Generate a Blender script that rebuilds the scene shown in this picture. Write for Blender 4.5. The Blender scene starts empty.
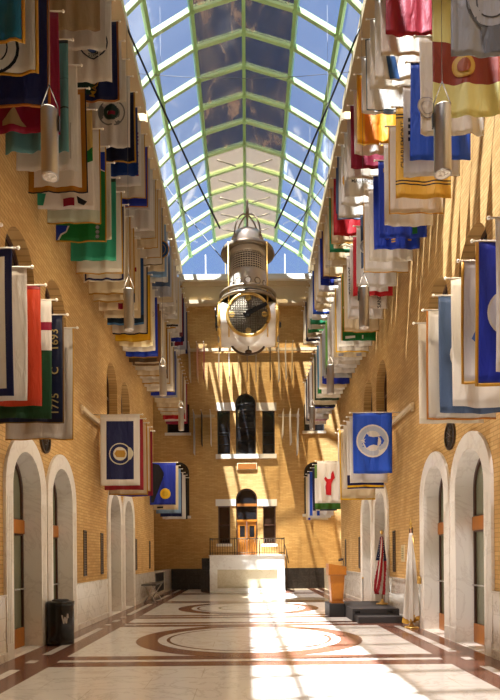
import bpy, bmesh, math, random
from mathutils import Vector, Matrix
random.seed(7)
S = bpy.context.scene
COL = S.collection
PI = math.pi
EYE = 1.6

# ------------------------------------------------------------------ helpers
def lin(h):
    h = h.lstrip('#')
    out = []
    for i in (0, 2, 4):
        c = int(h[i:i+2], 16) / 255
        out.append(c/12.92 if c <= .04045 else ((c+.055)/1.055)**2.4)
    return (*out, 1)

def new_mat(name):
    m = bpy.data.materials.new(name); m.use_nodes = True
    nt = m.node_tree
    return m, nt, nt.nodes, nt.links, nt.nodes['Principled BSDF']

MATS = {}
def plain(name, col, rough=.5, metal=0., spec=.5, bump=0., bscale=40, var=0.):
    if name in MATS: return MATS[name]
    m, nt, N, L, P = new_mat(name)
    c = lin(col)
    P.inputs['Base Color'].default_value = c
    P.inputs['Roughness'].default_value = rough
    P.inputs['Metallic'].default_value = metal
    P.inputs['Specular IOR Level'].default_value = spec
    tc = N.new('ShaderNodeTexCoord'); no = N.new('ShaderNodeTexNoise')
    no.inputs['Scale'].default_value = bscale; no.inputs['Detail'].default_value = 4
    L.new(tc.outputs['Object'], no.inputs['Vector'])
    if var:
        mx = N.new('ShaderNodeMix'); mx.data_type = 'RGBA'
        mx.inputs['A'].default_value = c
        mx.inputs['B'].default_value = (c[0]*(1-var), c[1]*(1-var), c[2]*(1-var), 1)
        L.new(no.outputs['Fac'], mx.inputs['Factor']); L.new(mx.outputs['Result'], P.inputs['Base Color'])
    if bump:
        b = N.new('ShaderNodeBump'); b.inputs['Strength'].default_value = bump
        b.inputs['Distance'].default_value = .01
        L.new(no.outputs['Fac'], b.inputs['Height']); L.new(b.outputs['Normal'], P.inputs['Normal'])
    MATS[name] = m
    return m

def cloth(col):
    key = 'fabric_' + col
    if key in MATS: return MATS[key]
    m, nt, N, L, P = new_mat(key)
    c = lin(col)
    P.inputs['Roughness'].default_value = .5
    P.inputs['Specular IOR Level'].default_value = .35
    tc = N.new('ShaderNodeTexCoord'); no = N.new('ShaderNodeTexNoise')
    no.inputs['Scale'].default_value = 3.5; no.inputs['Detail'].default_value = 3
    no.inputs['Distortion'].default_value = .6
    mp = N.new('ShaderNodeMapping'); mp.inputs['Scale'].default_value = (2.2, 1, .6)
    L.new(tc.outputs['Object'], mp.inputs['Vector']); L.new(mp.outputs['Vector'], no.inputs['Vector'])
    b = N.new('ShaderNodeBump'); b.inputs['Strength'].default_value = .55; b.inputs['Distance'].default_value = .06
    L.new(no.outputs['Fac'], b.inputs['Height']); L.new(b.outputs['Normal'], P.inputs['Normal'])
    P.inputs['Base Color'].default_value = c
    tr = N.new('ShaderNodeBsdfTranslucent'); tr.inputs['Color'].default_value = c
    mx = N.new('ShaderNodeMixShader'); mx.inputs['Fac'].default_value = .25
    L.new(P.outputs['BSDF'], mx.inputs[1]); L.new(tr.outputs['BSDF'], mx.inputs[2])
    L.new(mx.outputs['Shader'], N['Material Output'].inputs['Surface'])
    MATS[key] = m
    return m

def brick(name, axis):
    m, nt, N, L, P = new_mat(name)
    tc = N.new('ShaderNodeTexCoord'); sp = N.new('ShaderNodeSeparateXYZ'); cb = N.new('ShaderNodeCombineXYZ')
    L.new(tc.outputs['Object'], sp.inputs[0])
    L.new(sp.outputs['Y' if axis == 'side' else 'X'], cb.inputs['X']); L.new(sp.outputs['Z'], cb.inputs['Y'])
    br = N.new('ShaderNodeTexBrick')
    br.inputs['Scale'].default_value = 1; br.inputs['Brick Width'].default_value = .30
    br.inputs['Row Height'].default_value = .072; br.inputs['Mortar Size'].default_value = .008
    br.inputs['Color1'].default_value = lin('#d5ad6e'); br.inputs['Color2'].default_value = lin('#c4995c')
    br.inputs['Mortar'].default_value = lin('#b18a52')
    L.new(cb.outputs[0], br.inputs['Vector'])
    no = N.new('ShaderNodeTexNoise'); no.inputs['Scale'].default_value = .9; no.inputs['Detail'].default_value = 6
    L.new(tc.outputs['Object'], no.inputs['Vector'])
    mx = N.new('ShaderNodeMix'); mx.data_type = 'RGBA'; mx.blend_type = 'MULTIPLY'
    rp = N.new('ShaderNodeValToRGB')
    rp.color_ramp.elements[0].position = .3; rp.color_ramp.elements[0].color = (.72, .70, .66, 1)
    rp.color_ramp.elements[1].position = .75; rp.color_ramp.elements[1].color = (1, 1, 1, 1)
    L.new(no.outputs['Fac'], rp.inputs['Fac'])
    mx.inputs['Factor'].default_value = .8
    L.new(br.outputs['Color'], mx.inputs['A']); L.new(rp.outputs['Color'], mx.inputs['B'])
    L.new(mx.outputs['Result'], P.inputs['Base Color'])
    bp = N.new('ShaderNodeBump'); bp.inputs['Strength'].default_value = .3; bp.inputs['Distance'].default_value = .008; bp.invert = True
    L.new(br.outputs['Fac'], bp.inputs['Height']); L.new(bp.outputs['Normal'], P.inputs['Normal'])
    P.inputs['Roughness'].default_value = .8; P.inputs['Specular IOR Level'].default_value = .2
    MATS[name] = m
    return m

def marble(name, c1, c2, rough, joints=None, axis='floor', vein=1.2):
    m, nt, N, L, P = new_mat(name)
    tc = N.new('ShaderNodeTexCoord')
    no = N.new('ShaderNodeTexNoise'); no.inputs['Scale'].default_value = vein; no.inputs['Detail'].default_value = 9
    no.inputs['Roughness'].default_value = .62; no.inputs['Distortion'].default_value = 1.6
    L.new(tc.outputs['Object'], no.inputs['Vector'])
    rp = N.new('ShaderNodeValToRGB')
    e = rp.color_ramp.elements
    e[0].position = .40; e[0].color = lin(c1); e[1].position = .62; e[1].color = lin(c1)
    k = e.new(.505); k.color = lin(c2)
    k = e.new(.48); k.color = lin(c1); k = e.new(.54); k.color = lin(c1)
    L.new(no.outputs['Fac'], rp.inputs['Fac'])
    out = rp.outputs['Color']
    if joints:
        sp = N.new('ShaderNodeSeparateXYZ'); cb = N.new('ShaderNodeCombineXYZ'); L.new(tc.outputs['Object'], sp.inputs[0])
        a, b = {'floor': ('X', 'Y'), 'side': ('Y', 'Z'), 'back': ('X', 'Z')}[axis]
        L.new(sp.outputs[a], cb.inputs['X']); L.new(sp.outputs[b], cb.inputs['Y'])
        br = N.new('ShaderNodeTexBrick'); br.inputs['Scale'].default_value = 1
        br.inputs['Brick Width'].default_value = joints[0]; br.inputs['Row Height'].default_value = joints[1]
        br.inputs['Mortar Size'].default_value = joints[2]; br.offset = joints[3] if len(joints) > 3 else .5
        br.inputs['Color1'].default_value = (1, 1, 1, 1); br.inputs['Color2'].default_value = (.965, .96, .955, 1)
        br.inputs['Mortar'].default_value = (.78, .75, .70, 1)
        L.new(cb.outputs[0], br.inputs['Vector'])
        mx = N.new('ShaderNodeMix'); mx.data_type = 'RGBA'; mx.blend_type = 'MULTIPLY'; mx.inputs['Factor'].default_value = 1
        L.new(out, mx.inputs['A']); L.new(br.outputs['Color'], mx.inputs['B']); out = mx.outputs['Result']
    L.new(out, P.inputs['Base Color'])
    P.inputs['Roughness'].default_value = rough
    MATS[name] = m
    return m

def obj(name, bm_or_mesh, mats, parent=None, smooth=False):
    if isinstance(bm_or_mesh, bmesh.types.BMesh):
        me = bpy.data.meshes.new(name)
        bmesh.ops.recalc_face_normals(bm_or_mesh, faces=bm_or_mesh.faces)
        bm_or_mesh.to_mesh(me); bm_or_mesh.free()
    else:
        me = bm_or_mesh
    if not isinstance(mats, (list, tuple)): mats = [mats]
    if not me.materials:
        for m in mats: me.materials.append(m)
    if smooth:
        for p in me.polygons: p.use_smooth = True
    o = bpy.data.objects.new(name, me); COL.objects.link(o)
    if parent is not None: o.parent = parent
    return o

def thing(name, label, cat, loc=(0, 0, 0), rz=0, group=None, kind=None):
    o = bpy.data.objects.new(name, None); COL.objects.link(o)
    o.empty_display_size = .1
    o.location = loc; o.rotation_euler = (0, 0, rz)
    return tag(o, label, cat, group, kind)

def tag(o, label, cat, group=None, kind=None):
    o['label'] = label; o['category'] = cat
    if group: o['group'] = group
    if kind: o['kind'] = kind
    return o

def B(): return bmesh.new()

def box(bm, x0, x1, y0, y1, z0, z1, mi=0, bevel=0):
    vs = [bm.verts.new((x, y, z)) for x in (x0, x1) for y in (y0, y1) for z in (z0, z1)]
    fs = []
    for q in ((0, 1, 3, 2), (4, 6, 7, 5), (0, 4, 5, 1), (2, 3, 7, 6), (0, 2, 6, 4), (1, 5, 7, 3)):
        f = bm.faces.new([vs[i] for i in q]); f.material_index = mi; fs.append(f)
    if bevel:
        bmesh.ops.bevel(bm, geom=list({e for f in fs for e in f.edges}), offset=bevel, segments=2, affect='EDGES', profile=.6)
    return bm

def tube(bm, pts, r, n=8, mi=0, closed=False):
    pts = [Vector(p) for p in pts]
    rs = r if isinstance(r, (list, tuple)) else [r]*len(pts)
    rings = []
    m = len(pts)
    for i, p in enumerate(pts):
        if closed: d = pts[(i+1) % m] - pts[i-1]
        else: d = pts[min(i+1, m-1)] - pts[max(i-1, 0)]
        d.normalize()
        up = Vector((0, 0, 1)) if abs(d.z) < .9 else Vector((1, 0, 0))
        a = d.cross(up).normalized(); b = d.cross(a).normalized()
        rings.append([bm.verts.new(p + (a*math.cos(2*PI*k/n) + b*math.sin(2*PI*k/n))*rs[i]) for k in range(n)])
    last = m if closed else m-1
    for i in range(last):
        A, C = rings[i], rings[(i+1) % m]
        for k in range(n):
            f = bm.faces.new((A[k], A[(k+1) % n], C[(k+1) % n], C[k])); f.material_index = mi; f.smooth = True
    if not closed:
        for R in (rings[0], rings[-1]):
            f = bm.faces.new(R); f.material_index = mi
    return bm

def lathe(bm, prof, n=32, mi=0, c=(0, 0, 0), axis='z', smooth=True):
    rings = []
    for r, h in prof:
        ring = []
        for k in range(n):
            a = 2*PI*k/n
            if axis == 'z': p = (c[0]+r*math.cos(a), c[1]+r*math.sin(a), c[2]+h)
            elif axis == 'y': p = (c[0]+r*math.cos(a), c[1]+h, c[2]+r*math.sin(a))
            else: p = (c[0]+h, c[1]+r*math.cos(a), c[2]+r*math.sin(a))
            ring.append(bm.verts.new(p))
        rings.append(ring)
    for A, C in zip(rings, rings[1:]):
        for k in range(n):
            f = bm.faces.new((A[k], A[(k+1) % n], C[(k+1) % n], C[k])); f.material_index = mi; f.smooth = smooth
    for R in (rings[0], rings[-1]):
        f = bm.faces.new(R); f.material_index = mi
    return bm

def sphere(bm, c, r, mi=0, seg=12, sc=(1, 1, 1)):
    g = bmesh.ops.create_uvsphere(bm, u_segments=seg, v_segments=max(6, seg//2), radius=r)
    for v in g['verts']:
        v.co = Vector((v.co.x*sc[0], v.co.y*sc[1], v.co.z*sc[2])) + Vector(c)
    fs = {f for v in g['verts'] for f in v.link_faces}
    for f in fs: f.material_index = mi; f.smooth = True
    return bm

def arch(u0, u1, v0, vt, n=20):
    r = (u1-u0)/2; c = (u0+u1)/2; s = vt-r
    pts = [(u0, v0), (u1, v0)]
    for i in range(n+1):
        a = PI*i/n
        pts.append((c+r*math.cos(a), s+r*math.sin(a)))
    return pts
def rect(u0, u1, v0, v1): return [(u0, v0), (u1, v0), (u1, v1), (u0, v1)]
def circ(u, v, r, n=28): return [(u+r*math.cos(2*PI*i/n), v+r*math.sin(2*PI*i/n)) for i in range(n)]

def plate(loops, d0, d1, mp):
    """a filled outline with holes, extruded from depth d0 to d1; mp(u, v, d) gives the 3-D point"""
    cu = bpy.data.curves.new('outline', 'CURVE'); cu.dimensions = '2D'; cu.fill_mode = 'BOTH'
    cu.extrude = abs(d1-d0)/2
    for lp in loops:
        s = cu.splines.new('POLY'); s.points.add(len(lp)-1); s.use_cyclic_u = True
        for p, q in zip(s.points, lp): p.co = (q[0], q[1], 0, 1)
    o = bpy.data.objects.new('outline', cu); COL.objects.link(o)
    dg = bpy.context.evaluated_depsgraph_get()
    me = bpy.data.meshes.new_from_object(o.evaluated_get(dg))
    bpy.data.objects.remove(o); bpy.data.curves.remove(cu)
    mid = (d0+d1)/2
    bm = bmesh.new(); bm.from_mesh(me); bpy.data.meshes.remove(me)
    for v in bm.verts: v.co = Vector(mp(v.co.x, v.co.y, mid+v.co.z))
    bmesh.ops.remove_doubles(bm, verts=bm.verts, dist=1e-5)
    for f in bm.faces: f.smooth = False
    return bm

# ------------------------------------------------------------------ materials
BR_S = brick('tan_brick_side', 'side'); BR_B = brick('tan_brick_end', 'back')
M_FLOOR = marble('white_floor_marble', '#ddd5c8', '#cbc1b2', .16, (1.3, .65, .006, .5), 'floor')
M_BROWN = marble('brown_floor_marble', '#7a5140', '#603d30', .18, (.65, 3.0, .004, 0), 'floor', 3)
M_DARKF = marble('dark_floor_marble', '#4a3426', '#33241a', .2, None, 'floor', 3)
M_WAIN = marble('white_wall_marble', '#d9d0c0', '#bdb09d', .22, (.95, .34, .005, .5), 'side')
M_CASE = marble('white_casing_marble', '#e2dacb', '#d5cbbb', .3, None, 'side', .9)
M_WHITE = marble('balcony_marble', '#e2dccf', '#d6cdbf', .3, None, 'back', .8)
M_BEIGE_M = marble('beige_panel_marble', '#cdbf9f', '#c0b08f', .35, None, 'back', 2)
M_BLACK_M = marble('dark_dado_marble', '#2a2624', '#37322f', .25, (.62, .34, .012, 0), 'back', 2)
M_STONE = plain('limestone_trim', '#cdb48a', .7, var=.15, bscale=3, bump=.1)
M_PALE = plain('pale_stone', '#e0d8c6', .6, var=.1, bscale=3)
M_GREEN = plain('pale_green_paint', '#b6d092', .35, var=.12, bscale=2)
M_GREEND = plain('leaf_green_paint', '#9cc07c', .35, var=.12, bscale=2)
M_STEEL = plain('brushed_steel', '#b9b4ac', .32, .85, var=.12, bscale=6)
M_STEELD = plain('dark_steel', '#4c4a48', .35, .8)
M_NICKEL = plain('champagne_metal', '#e6dccb', .35, .35, var=.15, bscale=3)
M_NICKELD = plain('bronze_metal', '#93836b', .38, .5, var=.15, bscale=3)
M_DIAL = plain('silver_dial', '#e6e0d4', .45, .1)
M_GOLD = plain('polished_gold', '#d8b060', .3, .7)
M_IRON = plain('brown_iron', '#4a3826', .45, .6)
M_BLACK = plain('black_enamel', '#141312', .25)
M_BLACKM = plain('matt_black', '#1b1a19', .6)
M_WOOD = plain('honey_oak', '#b8701f', .35, var=.35, bscale=9)
M_WOODD = plain('brown_wood', '#9a5c20', .4, var=.35, bscale=8)
M_WOODR = plain('dark_wood', '#4a2a18', .4, var=.3, bscale=8)
M_DARKR = plain('dark_room', '#1a1512', .8)
M_STAGE = plain('charcoal_carpet', '#3b3735', .85, var=.2, bscale=30, bump=.2)
M_CABLE = plain('black_cable', '#1c1e22', .5)
M_CWIRE = plain('grey_cable', '#5a564f', .6)
M_SLAT = plain('brown_slat', '#6e5230', .7)
M_WIRE = plain('steel_wire', '#9a958c', .4, .6)
M_POLE = plain('white_painted_pole', '#cfc4b0', .4)
M_BALL = plain('white_finial', '#f1e7d2', .3)
M_PAPER = plain('aged_plaque', '#c9b57e', .5, var=.3, bscale=25)

def glass_dark(name, col, rough=.06):
    m, nt, N, L, P = new_mat(name)
    P.inputs['Base Color'].default_value = lin(col); P.inputs['Roughness'].default_value = rough
    P.inputs['Specular IOR Level'].default_value = .8
    MATS[name] = m; return m
M_DOORGL = glass_dark('door_glass', '#77785f', .2)
M_WINGL = glass_dark('window_glass', '#1d1d1f', .04)
M_WINGLB = glass_dark('brown_window_glass', '#2a1c14', .08)

def roof_glass(name, col, frost):
    m, nt, N, L, P = new_mat(name)
    N.remove(P)
    tr = N.new('ShaderNodeBsdfTransparent'); tr.inputs['Color'].default_value = lin(col)
    gl = N.new('ShaderNodeBsdfGlossy'); gl.inputs['Roughness'].default_value = .05
    tl = N.new('ShaderNodeBsdfTranslucent'); tl.inputs['Color'].default_value = (.9, .93, .95, 1)
    lw = N.new('ShaderNodeLayerWeight'); lw.inputs['Blend'].default_value = .12
    tc = N.new('ShaderNodeTexCoord'); no = N.new('ShaderNodeTexNoise'); no.inputs['Scale'].default_value = 1.1; no.inputs['Detail'].default_value = 5
    L.new(tc.outputs['Object'], no.inputs['Vector'])
    mr = N.new('ShaderNodeMapRange'); mr.inputs['From Min'].default_value = .35; mr.inputs['From Max'].default_value = .7
    mr.inputs['To Min'].default_value = frost*.4; mr.inputs['To Max'].default_value = frost
    L.new(no.outputs['Fac'], mr.inputs['Value'])
    a = N.new('ShaderNodeMixShader'); b = N.new('ShaderNodeMixShader')
    L.new(mr.outputs['Result'], a.inputs['Fac']); L.new(tr.outputs[0], a.inputs[1]); L.new(tl.outputs[0], a.inputs[2])
    L.new(lw.outputs['Facing'], b.inputs['Fac']); L.new(a.outputs[0], b.inputs[1]); L.new(gl.outputs[0], b.inputs[2])
    L.new(b.outputs[0], N['Material Output'].inputs['Surface'])
    MATS[name] = m; return m
M_GLASS = roof_glass('clear_roof_glass', '#e6eefb', .004)
M_GLASSF = roof_glass('hazy_roof_glass', '#dfe8f6', .022)

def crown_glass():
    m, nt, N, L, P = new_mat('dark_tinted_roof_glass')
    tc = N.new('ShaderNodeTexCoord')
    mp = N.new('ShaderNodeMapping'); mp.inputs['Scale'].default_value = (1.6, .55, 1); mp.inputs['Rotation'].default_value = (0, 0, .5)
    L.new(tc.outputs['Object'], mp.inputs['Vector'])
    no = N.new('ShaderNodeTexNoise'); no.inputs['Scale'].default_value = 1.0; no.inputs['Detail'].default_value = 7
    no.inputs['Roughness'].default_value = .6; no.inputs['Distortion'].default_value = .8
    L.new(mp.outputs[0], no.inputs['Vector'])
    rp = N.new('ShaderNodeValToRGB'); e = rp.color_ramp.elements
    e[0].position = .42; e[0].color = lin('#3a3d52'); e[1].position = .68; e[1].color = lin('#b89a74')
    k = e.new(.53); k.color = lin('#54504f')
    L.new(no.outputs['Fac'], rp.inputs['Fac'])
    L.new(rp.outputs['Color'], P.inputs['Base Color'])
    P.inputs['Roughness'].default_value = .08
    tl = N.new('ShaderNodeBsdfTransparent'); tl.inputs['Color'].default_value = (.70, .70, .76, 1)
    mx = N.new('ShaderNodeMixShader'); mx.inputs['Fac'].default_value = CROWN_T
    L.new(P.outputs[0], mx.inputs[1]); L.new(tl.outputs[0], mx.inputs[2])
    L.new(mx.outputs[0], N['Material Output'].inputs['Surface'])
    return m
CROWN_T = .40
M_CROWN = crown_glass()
def tan_glass():
    m, nt, N, L, P = new_mat('tan_roof_panel')
    P.inputs['Base Color'].default_value = lin('#9c9184'); P.inputs['Roughness'].default_value = .3
    tl = N.new('ShaderNodeBsdfTranslucent'); tl.inputs['Color'].default_value = lin('#c8b8a4')
    mx = N.new('ShaderNodeMixShader'); mx.inputs['Fac'].default_value = .05
    L.new(P.outputs[0], mx.inputs[1]); L.new(tl.outputs[0], mx.inputs[2])
    tp = N.new('ShaderNodeBsdfTransparent'); tp.inputs['Color'].default_value = (1, .97, .9, 1)
    m2 = N.new('ShaderNodeMixShader'); m2.inputs['Fac'].default_value = .48
    L.new(mx.outputs[0], m2.inputs[1]); L.new(tp.outputs[0], m2.inputs[2])
    L.new(m2.outputs[0], N['Material Output'].inputs['Surface'])
    return m
M_TAN = tan_glass()

# ------------------------------------------------------------------ the hall
HW = 3.84           # half width
YB = 29.5           # end wall
YF = -4.0           # wall behind the viewer
YR = 24.0           # where the recesses by the end wall begin
XR = 4.76           # outer face of the recesses
LED = 14.4+EYE      # underside of the roof ledge
PAIRS = [4.3, 11.05, 17.8]
WT = .5

def side_map(s): return lambda u, v, d: (s*(HW+d), u, v)

door_n = 0; win_n = 0; trim_n = 0
for s in (-1, 1):
    side = 'left' if s < 0 else 'right'
    mp = side_map(s)
    doors, upp = [], []
    for c in PAIRS:
        doors += [(c-1.90, c-.05), (c+.05-.03, c+1.88)]
        upp += [(c-1.75, c-.45), (c+.1, c+1.4)]
    loops = [rect(YF, YR, 0, LED)]
    for a, b in doors: loops.append(arch(a, b, .0005, 3.72)[::1])
    for a, b in upp: loops.append(arch(a, b, 5.05, 7.16))
    bm = plate(loops, 0, WT, mp)
    # return and recess wall
    box(bm, *sorted((s*(HW+WT), s*(XR+.3))), YR-.35, YR, 0, LED)
    box(bm, *sorted((s*XR, s*(XR+.3))), YR, YB+.3, 0, LED)
    w = obj('wall_'+side, bm, BR_S)
    tag(w, f'tan brick {side} wall with arched openings below rows of flags', 'wall', kind='structure')

    # wainscot slabs between the arches
    bm = B(); pl = B()
    edges = [YF] + [e for a, b in [(p-1.90, p+1.88) for p in PAIRS] for e in (a, b)] + [YR]
    for i in range(0, len(edges), 2):
        a, b = edges[i], edges[i+1]
        if b-a < .05: continue
        box(bm, *sorted((s*(HW-.035), s*HW)), a, b, .14, 1.0)
        box(bm, *sorted((s*(HW-.055), s*HW)), a, b, 1.0, 1.04)
        box(bm, *sorted((s*(HW-.06), s*HW)), a, b, 0, .14, bevel=.01)
    # low marble wall across the recess
    o = obj('baseboard_'+side, bm, M_WAIN)
    tag(o, f'white marble wainscot along the foot of the {side} wall', 'wainscot', kind='structure')
    bm = plate([rect(YR, YB-.1, 0, 1.03), rect(YR+.25, YR+3.0, .12, .5), rect(YR+.25, YR+3.0, .56, .95)], 0, .3, mp) if s < 0 \
        else plate([rect(YR, YB-.1, 0, 1.03)], 0, .3, mp)
    trim_n += 1
    o = tag(obj(f'trim_{trim_n}', bm, M_WAIN), f'low white marble wall closing the recess at the far end of the {side} side', 'low wall', kind='structure')
    if s < 0:
        bm = B(); box(bm, -HW-.29, -HW-.04, YR+.2, YR+3.05, .1, .97)
        obj('grille', bm, M_BLACKM, o)

    # arched doorways
    for (a, b) in doors:
        door_n += 1
        c = (a+b)/2
        r = (b-a)/2
        near = ['first', 'first', 'nearer', 'nearer', 'farther', 'farther'][(door_n-1) % 6]
        which = 'front' if (door_n % 2) else 'rear'
        d = thing(f'door_{door_n}', f'{which} doorway of the {near} pair of white marble arches on the {side} wall', 'door', (s*HW, c, 0), kind='structure')
        lm = lambda u, v, dd: (s*dd, u, v)
        iw = r-.285
        inn = arch(-iw, iw, .0005, 3.43)
        obj('casing', plate([arch(-r, r, 0.0002, 3.72), inn], -.05, .42, lm), M_CASE, d)
        bm = B()
        for q in (-1, 1):
            y0, y1 = sorted((q*(iw+.02), q*r))
            box(bm, *sorted((-s*.06, -s*.045)), y0, y1, 0, .26, bevel=.008)
            for e in range(3):
                yy = y0+.05+e*.065
                box(bm, *sorted((-s*.056, -s*.045)), yy, yy+.035, .26, 2.6)
        obj('pilaster', bm, M_CASE, d)
        obj('threshold', box(B(), *sorted((s*.0, s*.42)), -iw, iw, .0, .012), M_CASE, d)
        # leaf: glass, frame, transom bar, kick plate
        lf = plate([arch(-iw, iw, .01, 3.43), rect(-iw+.05, -.02, .36, 2.02), rect(.02, iw-.05, .36, 2.02),
                    arch(-iw+.06, iw-.06, 2.32, 3.36)], .28, .36, lm)
        fr = obj('door_frame', lf, M_WOODR, d)
        obj('transom_rail', box(B(), *sorted((s*.255, s*.285)), -iw, iw, 2.05, 2.30, bevel=.01), M_WOOD, d)
        obj('kick_plate', box(B(), *sorted((s*.262, s*.285)), -iw+.03, iw-.03, .02, .36), M_WOOD, d)
        g = plate([arch(-iw+.03, iw-.03, .2, 3.40)], .315, .33, lm)
        obj('glass_pane', g, M_DOORGL, d)
        bm = B()
        tube(bm, [(s*.22, -iw+.1, 1.06), (s*.22, -.05, 1.06)], .014)
        tube(bm, [(s*.22, .05, 1.06), (s*.22, iw-.1, 1.06)], .014)
        for yy in (-iw+.12, -.08, .08, iw-.12): tube(bm, [(s*.22, yy, 1.06), (s*.29, yy, 1.06)], .01)
        obj('push_bar', bm, M_STEEL, d)
    # round grille over each pair
    for i, c in enumerate(PAIRS):
        wh = ['beyond', 'nearer', 'farther'][i]
        t = thing('round_grille', f'dark round cast grille between the arch tops of the {wh} pair, {side} wall', 'grille', (s*HW, c, 3.86), group=f'round grilles on the {side} wall')
        lm = lambda u, v, dd: (s*dd, u, v)
        obj('rim', plate([circ(0, 0, .27), circ(0, 0, .235)], -.04, 0, lm), M_IRON, t)
        obj('back_plate', plate([circ(0, 0, .236)], -.012, 0, lm), M_BLACKM, t)
        bm = B()
        for k in range(6):
            a = PI*k/6
            tube(bm, [(-s*.02, .225*math.cos(a), .225*math.sin(a)), (-s*.02, -.225*math.cos(a), -.225*math.sin(a))], .007, 6)
        tube(bm, [(-s*.022, .11*math.cos(2*PI*k/20), .11*math.sin(2*PI*k/20)) for k in range(20)], .01, 6, closed=True)
        obj('lattice', bm, M_IRON, t)
    # upper arched windows, deep in the brick
    for (a, b) in upp:
        win_n += 1
        c = (a+b)/2; hw = (b-a)/2
        pn = ['first', 'first', 'nearer', 'nearer', 'farther', 'farther'][(win_n-1) % 6]
        w = thing(f'window_{win_n}', f'{"front" if win_n % 2 else "rear"} tall arched window of the {pn} pair high on the {side} brick wall', 'window', (s*HW, c, 5.05), kind='structure')
        lm = lambda u, v, dd: (s*dd, u, v)
        obj('frame', plate([arch(-hw, hw, 0.001, 2.11), rect(-hw+.07, -.03, .07, 1.2), rect(.03, hw-.07, .07, 1.2), arch(-hw+.07, hw-.07, 1.27, 2.04)], .24, .30, lm), M_WOODR, w)
        obj('pane', plate([arch(-hw+.02, hw-.02, .02, 2.09)], .27, .285, lm), M_WINGLB, w)
    # slotted vents in the brick
    for y, nm in ((13.75, 'nearer'), (15.35, 'second'), (20.1, 'third'), (22.9, 'farthest')):
        t = thing('vent_grille', f'{nm} tall narrow brick-coloured vent slot on the {side} wall above the wainscot', 'vent', (s*HW, y, 1.18), group=f'vent slots on the {side} wall')
        lm = lambda u, v, dd: (s*dd, u, v)
        obj('frame', plate([rect(-.13, .13, 0, 1.08), rect(-.1, .1, .03, 1.05)], -.018, 0, lm), M_IRON, t)
        bm = B()
        box(bm, *sorted((-s*.004, 0)), -.1, .1, .03, 1.05)
        obj('backing', bm, M_BLACKM, t)
        bm = B()
        for k in range(17): box(bm, *sorted((-s*.014, -s*.004)), -.1, .1, .06+k*.058, .082+k*.058)
        obj('slats', bm, M_SLAT, t)
    # rails that carry the low flag groups
    for (y0, y1, wh) in ((5.7, 10.2, 'near'), (13.35, 17.6, 'middle'), (21.0, 23.9, 'far')):
        t = thing('flag_rail', f'pale rail carrying the {wh} low flag group on the {side} wall', 'rail', (s*HW, (y0+y1)/2, 5.03), group=f'flag rails on the {side} wall')
        L_ = (y1-y0)/2
        obj('bar', box(B(), *sorted((-s*.12, -s*.05)), -L_, L_, -.05, .05, bevel=.01), M_STONE, t)
        for q in (-L_+.12, L_-.12):
            obj('bracket', box(B(), *sorted((-s*.06, 0)), q-.05, q+.05, -.1, .1, bevel=.01), M_STONE, t)

# plaque on the right wall
t = thing('wall_plaque', 'small framed tan plaque between two vent slots on the right wall', 'plaque', (HW, 14.45, 1.45))
obj('frame', box(B(), -.025, 0, -.15, .15, 0, .42, bevel=.006), M_STONE, t)
obj('panel', box(B(), -.03, -.024, -.12, .12, .03, .39), M_PAPER, t)
obj('lines', [box(b_, -.032, -.0298, -.09, .09, .09+.055*k, .105+.055*k) for b_ in [B()] for k in range(5)][0], M_IRON, t)

# floor ---------------------------------------------------------------
bm = B()
def quad(x0, x1, y0, y1, z, mi):
    f = bm.faces.new([bm.verts.new(p) for p in ((x0, y0, z), (x1, y0, z), (x1, y1, z), (x0, y1, z))]); f.material_index = mi
def ring(cx, cy, r0, r1, z, mi, n=96):
    A = [bm.verts.new((cx+r0*math.cos(2*PI*k/n), cy+r0*math.sin(2*PI*k/n), z)) for k in range(n)]
    C = [bm.verts.new((cx+r1*math.cos(2*PI*k/n), cy+r1*math.sin(2*PI*k/n), z)) for k in range(n)]
    for k in range(n):
        f = bm.faces.new((A[k], C[k], C[(k+1) % n], A[(k+1) % n])); f.material_index = mi
def disc(cx, cy, r, z, mi, n=96):
    f = bm.faces.new([bm.verts.new((cx+r*math.cos(2*PI*k/n), cy+r*math.sin(2*PI*k/n), z)) for k in range(n)]); f.material_index = mi
box(bm, -XR-.3, XR+.3, YF-.3, YB+.3, -.3, 0, 0)
BANDS = [(-1.2, 2), (1.7, 2), (8.62, 1), (13.55, 1), (15.35, 1), (20.5, 1), (25.2, 1)]
for s in (-1, 1):
    x0, x1 = sorted((s*2.97, s*3.77)); quad(x0, x1, YF, YB-.2, .0012, 1)
    x0, x1 = sorted((s*3.24, s*3.28)); 
    prev = YF
    for (b, _) in BANDS + [(YB-.3, 0)]:
        quad(*sorted((s*3.3, s*3.45)), prev, b-.2, .0024, 0)
        if _:
            quad(*sorted((s*3.3, s*3.45)), b+.33, b+.57, .0024, 0)
            prev = b+1.1
for b, _ in BANDS:
    quad(-2.97, 2.97, b, b+.9, .0012, 1)
    quad(-2.97, 2.97, b+.37, b+.54, .0024, 0)
for cy in (4.3, 11.52, 18.4, 27.3):
    disc(0, cy, 2.19, .0034, 1); disc(0, cy, 1.78, .0044, 0); disc(0, cy, 1.61, .0052, 1); disc(0, cy, 1.545, .0060, 0)
disc(0, 18.4, .95, .0068, 1); disc(0, 18.4, .86, .0076, 0)
fl = obj('floor', bm, [M_FLOOR, M_BROWN])
tag(fl, 'polished white marble floor inlaid with brown bands and circles', 'floor', kind='structure')

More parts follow.
